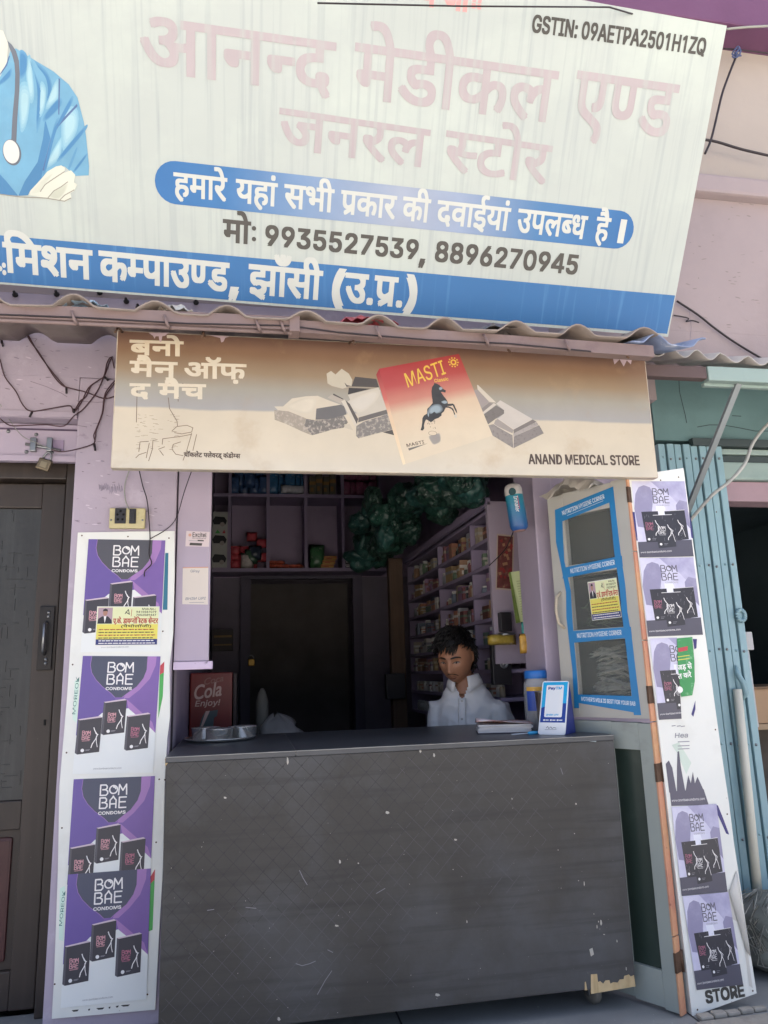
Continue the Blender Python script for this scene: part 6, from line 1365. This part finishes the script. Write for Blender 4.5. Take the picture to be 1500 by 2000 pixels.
m = MB(); m.box(-.26, .95, 1.15, 1.55, .95, .975, M('inner_desk', '#3b3a3d', .5, .15, 8), .003); m.box(-.26, .95, 1.18, 1.2, .2, .949, MATS['inner_desk']); tag(m.done('inner_desk', loc=(.3, 1.3, .9)), 'low dark desk inside the shop behind the counter', 'desk')
bg = MB(); rows = []; rg = random.Random(2)
for i in range(12):
    row = []
    for k in range(23):
        a = 2*pi*k/22; f_ = i/11; r_ = .11*cos(f_*pi/2*.96)**.7*(1+.35*noise.noise(Vector((cos(a)*2.2, sin(a)*2.2, f_*3)))+.15*noise.noise(Vector((cos(a)*6, sin(a)*6, f_*7))))*(1 if k < 22 else 1); row.append(Vector((.19+r_*1.15*cos(a)-.03*f_, 1.3+r_*.7*sin(a), .976+.13*f_*(1+.25*noise.noise(Vector((cos(a)*3, sin(a)*3, 5)))))))
    rows.append(row)
bg.sheet(rows, M('white_bag', '#9d9a98', .6, .08, 12)); tag(bg.done('plastic_bag', loc=(.19, 1.3, .976)), 'pale knotted plastic bag lying on the dark desk behind the counter', 'bag')
bt = MB(); bt.lathe([(0, 0), (.028, 0), (.034, .03), (.034, .2), (.02, .25), (.008, .27), (0, .272)], (.085, 1.33, .976), M('grey_sleeve', '#74736c', .6, .1), 20); tag(bt.done('rolled_sleeve', loc=(.085, 1.33, .976)), 'upright dull grey rolled bundle on the dark desk beside the pale bag', 'bundle')
lk = thing('padlock', 'small brass padlock hanging on the inner door frame in the dark', 'padlock', at(491, 1290, 3.25))
c_ = at(491, 1292, 3.24); m = MB(); m.box(c_.x-.025, c_.x+.025, 3.225, 3.25, c_.z-.035, c_.z+.02, M('brass', '#9a7a3c', .4, .1, metal=.7), .005); m.done('lock_body', lk); m = MB(); m.tube([(c_.x+.018*cos(a), 3.237, c_.z+.02+.03*sin(a)) for a in [pi*k/8 for k in range(9)]], .005, STEEL); m.done('shackle', lk)
m = MB(); m.box(-.255, -.1, 2.9, 2.95, 1.50, 1.66, M('dark_crate', '#3c3634', .6, .2), .004); m.box(-.24, -.11, 2.893, 2.9, 1.60, 1.615, M('crate_band', '#7d6438', .6)); m.box(-.24, -.11, 2.893, 2.9, 1.54, 1.55, MATS['crate_band']); tag(m.done('wall_box', loc=(-.18, 2.92, 1.5)), 'dark box with two ochre bands on the back wall left of the inner doorway', 'box')
# ================================================================ the shopkeeper, seated behind the counter
SKIN = M('brown_skin', '#a37459', .5, .1, 14, .08, 120, stain=('#b28263', 9, .5, .8, .5)); HAIR = M('black_hair', '#120f0e', .45, .2, 60)
SHIRT = M('white_shirt', '#e4e3e1', .75, .03, 6, .15, 140)
S_ = Vector((.884, -.467, 0)); N_ = Vector((-.467, -.884, 0)); Z_ = Vector((0, 0, 1))
pr = thing('person', 'young man in a white shirt sitting behind the counter and looking down at the papers', 'person', (1.02, .72, .2))
HC = Vector((.985, .655, 1.372)); hy, hp = R(36), R(17)
hf = Vector((-sin(hy)*cos(hp), -cos(hy)*cos(hp), -sin(hp))); hx = Vector((cos(hy), -sin(hy), 0)); hz = hx.cross(hf); hz = hz if hz.z > 0 else -hz
HW = lambda x, f, z: HC+hx*x+hf*f+hz*z
g_ = lambda v, c, s: math.exp(-((v-c)/s)**2)
def head_pt(th, ph):
    dx, df, dz = sin(th)*sin(ph), sin(th)*cos(ph), cos(th)
    x, f, z = (.080*dx), .096*df, .118*dz
    t = max(0, min(1, (-z-.015)/.10)); x *= 1-.21*t**1.4
    if df < 0: f *= 1-.30*t
    else:
        w = min(1, df*1.6); ax_ = abs(x)
        f += .010*t*df; zr = z; z = z+.010
        pz = 0
        if z < .028: pz = min(1, (.028-z)/.062)*.025 if z > -.034 else max(0, .025*(1-(-.034-z)/.010))
        f += w*(g_(x, 0, .0115)*pz + .009*g_(ax_, .013, .007)*g_(z, -.031, .008) - .011*g_(ax_, .032, .015)*g_(z, .012, .012) + .007*g_(ax_, .03, .022)*g_(z, .034, .009)
                + .007*g_(x, 0, .022)*(g_(z, -.056, .0055)+g_(z, -.069, .006)) - .003*g_(x, 0, .024)*g_(z, -.0625, .0028) + .009*g_(x, 0, .02)*g_(z, -.100, .013) + .004*g_(ax_, .05, .015)*g_(z, -.008, .016) - .004*g_(x, 0, .03)*g_(z, -.083, .008)); z = zr
    return x, f, z, df
NT, NP = 72, 112
HG = [[head_pt(pi*(i+.02)/(NT+.04), 2*pi*k/NP) for k in range(NP)] for i in range(NT+1)]
front = [(p[0], p[1], p[2]) for row in HG for p in row if p[3] > .15]
def surf(x, z):
    c = sorted(front, key=lambda p: (p[0]-x)**2+(p[2]-z)**2)[:4]; ws = [1/((p[0]-x)**2+(p[2]-z)**2+1e-7) for p in c]
    return sum(p[1]*w for p, w in zip(c, ws))/sum(ws)
def remeshed(mb, vox, mat, name, parent, smooth=6, disp=None, kill=None):
    bmesh.ops.recalc_face_normals(mb.bm, faces=mb.bm.faces)
    me = bpy.data.meshes.new('tmp'); mb.bm.to_mesh(me); mb.bm.free(); o = bpy.data.objects.new('tmp', me); LINKS.link(o)
    r = o.modifiers.new('r', 'REMESH'); r.mode = 'VOXEL'; r.voxel_size = vox
    sm = o.modifiers.new('s', 'SMOOTH'); sm.factor = .5; sm.iterations = smooth
    m2 = bpy.data.meshes.new_from_object(o.evaluated_get(bpy.context.evaluated_depsgraph_get()))
    bpy.data.objects.remove(o); bpy.data.meshes.remove(me)
    b = MB(); b.bm.from_mesh(m2); bpy.data.meshes.remove(m2); b.mats = [mat]
    if disp:
        b.bm.normal_update()
        for v in b.bm.verts: v.co += v.normal*disp(v.co)
    if kill: bmesh.ops.delete(b.bm, geom=[f for f in b.bm.faces if kill(f.calc_center_median())], context='FACES')
    for f in b.bm.faces: f.material_index = 0; f.smooth = True
    return b.done(name, parent)
def blob(m, c, r, mat, X=None):
    q = bmesh.ops.create_uvsphere(m.bm, u_segments=20, v_segments=12, radius=1)
    for v in q['verts']:
        p = Vector((v.co.x*r[0], v.co.y*r[1], v.co.z*r[2])); v.co = (X @ p if X else p)+Vector(c)
def loft(m, secs, mat, seg=28):
    rings = []
    for c, w, d in secs: rings.append([m.bm.verts.new(Vector(c)+S_*w*cos(2*pi*k/seg)+N_*d*sin(2*pi*k/seg)) for k in range(seg)])
    for A, B in zip(rings, rings[1:]):
        for k in range(seg): m.bm.faces.new((A[k], A[(k+1) % seg], B[(k+1) % seg], B[k]))
    m.bm.faces.new(rings[0][::-1]); m.bm.faces.new(rings[-1])
TC = Vector((1.04, .70, 0))
def tc(z, f=0, s=0): return TC+Z_*(z+.055)+N_*f+S_*s
SHL, SHR = tc(1.062, 0, .150), tc(1.085, 0, -.128)          # image right / image left shoulder
ELL, ELR = Vector((1.235, .60, .87)), Vector((.905, .76, .88))
WRL, WRR = Vector((1.11, .50, .80)), Vector((.92, .52, .80))
# skin: one continuous surface
m = MB(); m.mi(SKIN)
V_ = [[m.bm.verts.new(HW(p[0], p[1], p[2])) for p in row] for row in HG]
for A, B in zip(V_, V_[1:]):
    for k in range(NP): m.bm.faces.new((A[k], A[(k+1) % NP], B[(k+1) % NP], B[k]))
m.bm.faces.new(V_[0]); m.bm.faces.new(V_[-1][::-1])
for s_ in (1, -1):
    for a in range(10):       # ear: a rim and a lobe
        t = -1.9+a*.42; blob(m, HW(s_*(.0755+.006*cos(t*.5)), -.012-.014*cos(t)*.8, .004+.026*sin(t)), (.0065, .0065, .0075), SKIN)
    blob(m, HW(s_*.073, -.012, .002), (.006, .014, .022), SKIN, Matrix((hx, hf, hz)).transposed())
m.tube([HW(0, -.028, -.05), HW(0, -.035, -.10), tc(1.215, .005), tc(1.15, 0)], [.052, .053, .056, .075], SKIN, 20)
loft(m, [(tc(.66), .125, .095), (tc(.85), .12, .085), (tc(1.0), .13, .09), (tc(1.06), .135, .082), (tc(1.12), .105, .068), (tc(1.17), .06, .052)], SKIN)
for sh, el, wr, fwd in ((SHL, ELL, WRL, Vector((-.75, -.55, -.35))), (SHR, ELR, WRR, Vector((.35, -.85, -.38)))):
    m.tube([sh, sh.lerp(el, .5), el, el.lerp(wr, .3), wr], [.048, .045, .038, .037, .026], SKIN, 16)
    fwd = fwd.normalized(); sd2 = fwd.cross(Z_).normalized(); up2 = sd2.cross(fwd)
    pm = wr+fwd*.045; X = Matrix((sd2, fwd, up2)).transposed(); blob(m, pm, (.040, .052, .016), SKIN, X)
    for i, (o, L_) in enumerate(((-.030, .062), (-.010, .072), (.010, .068), (.029, .055))):
        a = pm+fwd*.038+sd2*o; b = a+fwd*L_*.5-up2*.006; c2 = b+fwd*L_*.35-up2*.018; m.tube([a, b, c2, c2+fwd*L_*.1-up2*.012], [.0095, .009, .0085, .007], SKIN, 10)
    th_ = pm-sd2*(.034 if sh is SHR else -.034); d_ = (-sd2 if sh is SHR else sd2); m.tube([th_-fwd*.02, th_+fwd*.01+d_*.018, th_+fwd*.035+d_*.02-up2*.008], [.012, .0105, .009], SKIN, 10)
HPS = [tc(.66, 0, .085), tc(.66, 0, -.085)]
for hp_, kx in zip(HPS, (.06, -.06)):
    kn_ = Vector((hp_.x+kx-.02, .50, .70)); an = Vector((kn_.x, kn_.y+.05, .28)); m.tube([hp_, hp_.lerp(kn_, .5), kn_, kn_.lerp(an, .4), an], [.078, .07, .056, .05, .036], SKIN, 16); m.tube([an+Vector((0, .05, -.045)), an+Vector((0, -.06, -.05)), an+Vector((0, -.14, -.06))], [.03, .032, .022], SKIN, 12)
body = remeshed(m, .0045, SKIN, 'body', pr, 3)
# features that follow the face
def strip(m, pts, w, mat, off=.0012):
    rows = []; pts = [(x, z-.010) for x, z in pts]
    for i, (x, z) in enumerate(pts):
        ww = w[i] if isinstance(w, (list, tuple)) else w
        a, b = pts[max(i-1, 0)], pts[min(i+1, len(pts)-1)]; d = Vector((b[0]-a[0], b[1]-a[1])).normalized(); nx_, nz_ = -d.y*ww/2, d.x*ww/2
        rows.append([HW(x+nx_, surf(x+nx_, z+nz_)+off, z+nz_), HW(x, surf(x, z)+off*1.6, z), HW(x-nx_, surf(x-nx_, z-nz_)+off, z-nz_)])
    m.sheet(rows, mat)
LID = M('dark_lash', '#1c1310', .6); SCL = M('eye_white', '#7a716b', .6, .03); LIP = M('lip', '#6b4038', .45, .1)
for s_ in (1, -1):
    m = MB(); strip(m, [(s_*.012, .031), (s_*.022, .0345), (s_*.036, .036), (s_*.048, .033), (s_*.055, .027)], [.006, .008, .0075, .006, .003], HAIR, .0022); m.done('eyebrow', pr)
    m = MB(); strip(m, [(s_*.019, .0085), (s_*.026, .0085), (s_*.033, .0085), (s_*.040, .0085), (s_*.046, .009)], [.002, .006, .007, .006, .002], SCL, .0022)
    strip(m, [(s_*.029, .008), (s_*.0325, .0078), (s_*.036, .008)], [.005, .0085, .005], LID, .003); strip(m, [(s_*.017, .008), (s_*.025, .0125), (s_*.034, .0135), (s_*.043, .0115), (s_*.049, .008)], .0026, LID, .003); m.done('eye', pr)
m = MB(); strip(m, [(-.025, -.0505), (-.014, -.0465), (-.004, -.046), (.004, -.046), (.014, -.0465), (.025, -.0505), (.030, -.057)], [.003, .006, .0045, .0045, .006, .004, .002], HAIR, .0016); 
m.done('moustache', pr); m = MB(); strip(m, [(-.006, -.092), (0, -.094), (.006, -.092)], [.003, .008, .003], HAIR, .001); m.done('goatee', pr)
m = MB(); strip(m, [(-.021, -.0615), (-.01, -.0575), (0, -.0585), (.01, -.0575), (.021, -.0615)], [.002, .006, .005, .006, .002], LIP, .001); strip(m, [(-.019, -.0645), (-.009, -.069), (0, -.07), (.009, -.069), (.019, -.0645)], [.002, .007, .008, .007, .002], LIP, .001); m.done('lips', pr)
# hair: a cap and loose tufts
def hairy(x, f, z, df):
    if df > .25: return z > .066-.02*max(0, abs(x)-.045)/.03
    if df > -.1: return z > .018+.05*(df+.1)
    return z > -.062
rg = random.Random(12); m = MB(); H2 = {}
def hp3(p, k_=1.0):
    n3 = Vector((p[0]/.076, p[1]/.096, p[2]/.118)).normalized(); puff = .012+.022*max(0, n3.z)**.7+.006*noise.noise(Vector(p[:3])*38)
    return Vector(p[:3])+n3*puff*k_
for i in range(NT):
    for k in range(NP):
        q_ = [(i, k), (i, (k+1) % NP), (i+1, (k+1) % NP), (i+1, k)]
        if all(hairy(*HG[a][b]) for a, b in q_):
            vs = []
            for a, b in q_:
                if (a, b) not in H2: H2[(a, b)] = m.bm.verts.new(HW(*hp3(HG[a][b])))
                vs.append(H2[(a, b)])
            f = m.bm.faces.new(vs); f.smooth = True; f.material_index = m.mi(HAIR)
bmesh.ops.solidify(m.bm, geom=list(m.bm.faces), thickness=-.010)
cand = [p for row in HG for p in row if hairy(*p)]
for t in range(900):
    p = rg.choice(cand); n3 = Vector((p[0]/.076, p[1]/.096, p[2]/.118)).normalized()
    flow = Vector((-.55 if p[1] > 0 else .1*(1 if p[0] > 0 else -1), .9 if p[2] > .05 else -.1, -.35 if p[1] > .03 else -.7)); flow = (flow-n3*flow.dot(n3)); flow = flow.normalized() if flow.length > .01 else Vector((0, 1, 0))
    flow += Vector((rg.gauss(0, .3), rg.gauss(0, .3), rg.gauss(0, .2)))
    L_ = rg.uniform(.02, .042); b0 = hp3(p, .8); m.tube([HW(*b0), HW(*(b0+flow*L_*.5+n3*.007)), HW(*(b0+flow*L_+n3*rg.uniform(-.004, .006)))], [.0032, .0026, .0006], HAIR, 4)
for t in range(60):       # fringe on the forehead
    x = rg.uniform(-.055, .05); z = .071; f_ = surf(x, z)+.012; L_ = rg.uniform(.018, .040); m.tube([HW(x, f_-.004, z+.012), HW(x-.006, f_+.003, z-L_*.3), HW(x-.012, surf(x-.012, z-L_)+.004, z-L_)], [.003, .0026, .0005], HAIR, 4)
m.done('hair', pr)
# shirt
m = MB(); m.mi(SHIRT)
loft(m, [(tc(.66), .148, .122), (tc(.85), .142, .115), (tc(1.0), .153, .12), (tc(1.05), .160, .114), (tc(1.09), .156, .104), (tc(1.13), .132, .092), (tc(1.165), .104, .082), (tc(1.205, .004), .074, .068), (tc(1.232, .006), .066, .064)], SHIRT)
m.tube([SHL-S_*.04, SHL, SHL.lerp(ELL, .35), SHL.lerp(ELL, .7), ELL, ELL.lerp(WRL, .4), ELL.lerp(WRL, .92)], [.066, .068, .068, .064, .058, .052, .042], SHIRT, 20)
m.tube([SHR+S_*.04, SHR, SHR.lerp(ELR, .35), SHR.lerp(ELR, .7), ELR, ELR.lerp(WRR, .4), ELR.lerp(WRR, .92)], [.062, .064, .063, .060, .058, .052, .042], SHIRT, 20)
def wr_(p):
    q_ = p*1.0; a = noise.noise(Vector((q_.x*9, q_.y*9, q_.z*5+q_.x*12)))*.010; b = abs(noise.noise(Vector((q_.x*16+q_.z*14, q_.y*12, q_.z*11-q_.x*9))))*-.016; return (a+b)*(1 if p.z < 1.225 else .35)
def neck(p):
    r_ = p-tc(p.z-.055, .004); s_, f_ = r_.dot(S_), r_.dot(N_)
    if p.z-.055 > 1.165 and math.hypot(s_, f_) < .056: return True
    if p.z-.055 > 1.222: return True
    return f_ > 0 and p.z-.055 > 1.115 and abs(s_+.002) < .036*(p.z-.055-1.115)/.08
shirt = remeshed(m, .0075, SHIRT, 'shirt', pr, 3, wr_, neck)
m = MB()
for side in (1, -1):          # collar halves folding down to a point
    rows = []
    for i in range(15):
        a = R(22+158*i/14)*side; d = N_*cos(a)+S_*sin(a); e_ = max(0, 1-i/5)
        c_ = tc(1.205, .004); rows.append([c_+d*.063+Z_*.002, c_+d*.059+Z_*(.034-.012*e_)+N_*.004*e_, c_+d*(.066+.004*e_)+Z_*(.035-.014*e_)+N_*.006*e_, c_+d*(.082+.008*e_)+Z_*(.004-.028*e_)+N_*.012*e_, c_+d*(.087+.012*e_)+Z_*(-.012-.040*e_)+N_*.014*e_])
    m.sheet(rows, SHIRT, .002)
m.done('collar', shirt)
m = MB(); rows = []
def chest(z):
    T_ = [(.66, .122), (.85, .115), (1.0, .12), (1.05, .114), (1.09, .104), (1.13, .092), (1.2, .07)]
    for (z0, d0), (z1, d1) in zip(T_, T_[1:]):
        if z0 <= z <= z1: return d0+(d1-d0)*(z-z0)/(z1-z0)
    return .07
for i in range(16):
    z = 1.128-.4*i/15; f_ = chest(z)-.001; rows.append([tc(z, f_-.001, -.018), tc(z, f_+.0025, -.014), tc(z, f_+.0025, .014), tc(z, f_-.001, .018)])
m.sheet(rows, SHIRT, .001); m.done('placket', shirt)
for z in (1.115, 1.035, .95, .87): m = MB(); m.lathe([(0, 0), (.0055, 0), (.0055, .0015), (.004, .0022), (0, .0014)], tc(z, chest(z)+.0018), M('shirt_button', '#b5b2ae', .3), 12, N_); m.done('button', shirt)
m = MB(); m.mi(SHIRT); TR_ = M('dark_trousers', '#2b2d35', .8, .1)
for hp_, kx in zip(HPS, (.06, -.06)):
    kn_ = Vector((hp_.x+kx-.02, .50, .70)); an = Vector((kn_.x, kn_.y+.05, .30)); m.tube([hp_+Vector((0, .02, .0)), hp_.lerp(kn_, .5), kn_, kn_.lerp(an, .4), an], [.094, .084, .070, .064, .052], TR_, 16)
loft(m, [(tc(.60), .15, .115), (tc(.74), .162, .120)], TR_); remeshed(m, .009, TR_, 'trousers', pr, 3)
st = thing('stool', 'plain wooden stool under the seated man behind the counter', 'stool', (1.02, .73, .2))
m = MB(); m.lathe([(0, .575), (.155, .575), (.16, .58), (.16, .60), (.155, .608), (0, .608)], (1.03, .74, 0), M('stool_wood', '#5d4633', .5, .15, 8), 28); m.done('seat', st)
for a in (45, 135, 225, 315): m = MB(); m.tube([(1.03+.12*cos(R(a)), .74+.12*sin(R(a)), .574), (1.03+.16*cos(R(a)), .74+.16*sin(R(a)), .192)], .014, MATS['stool_wood'], 10); m.done('leg', st)
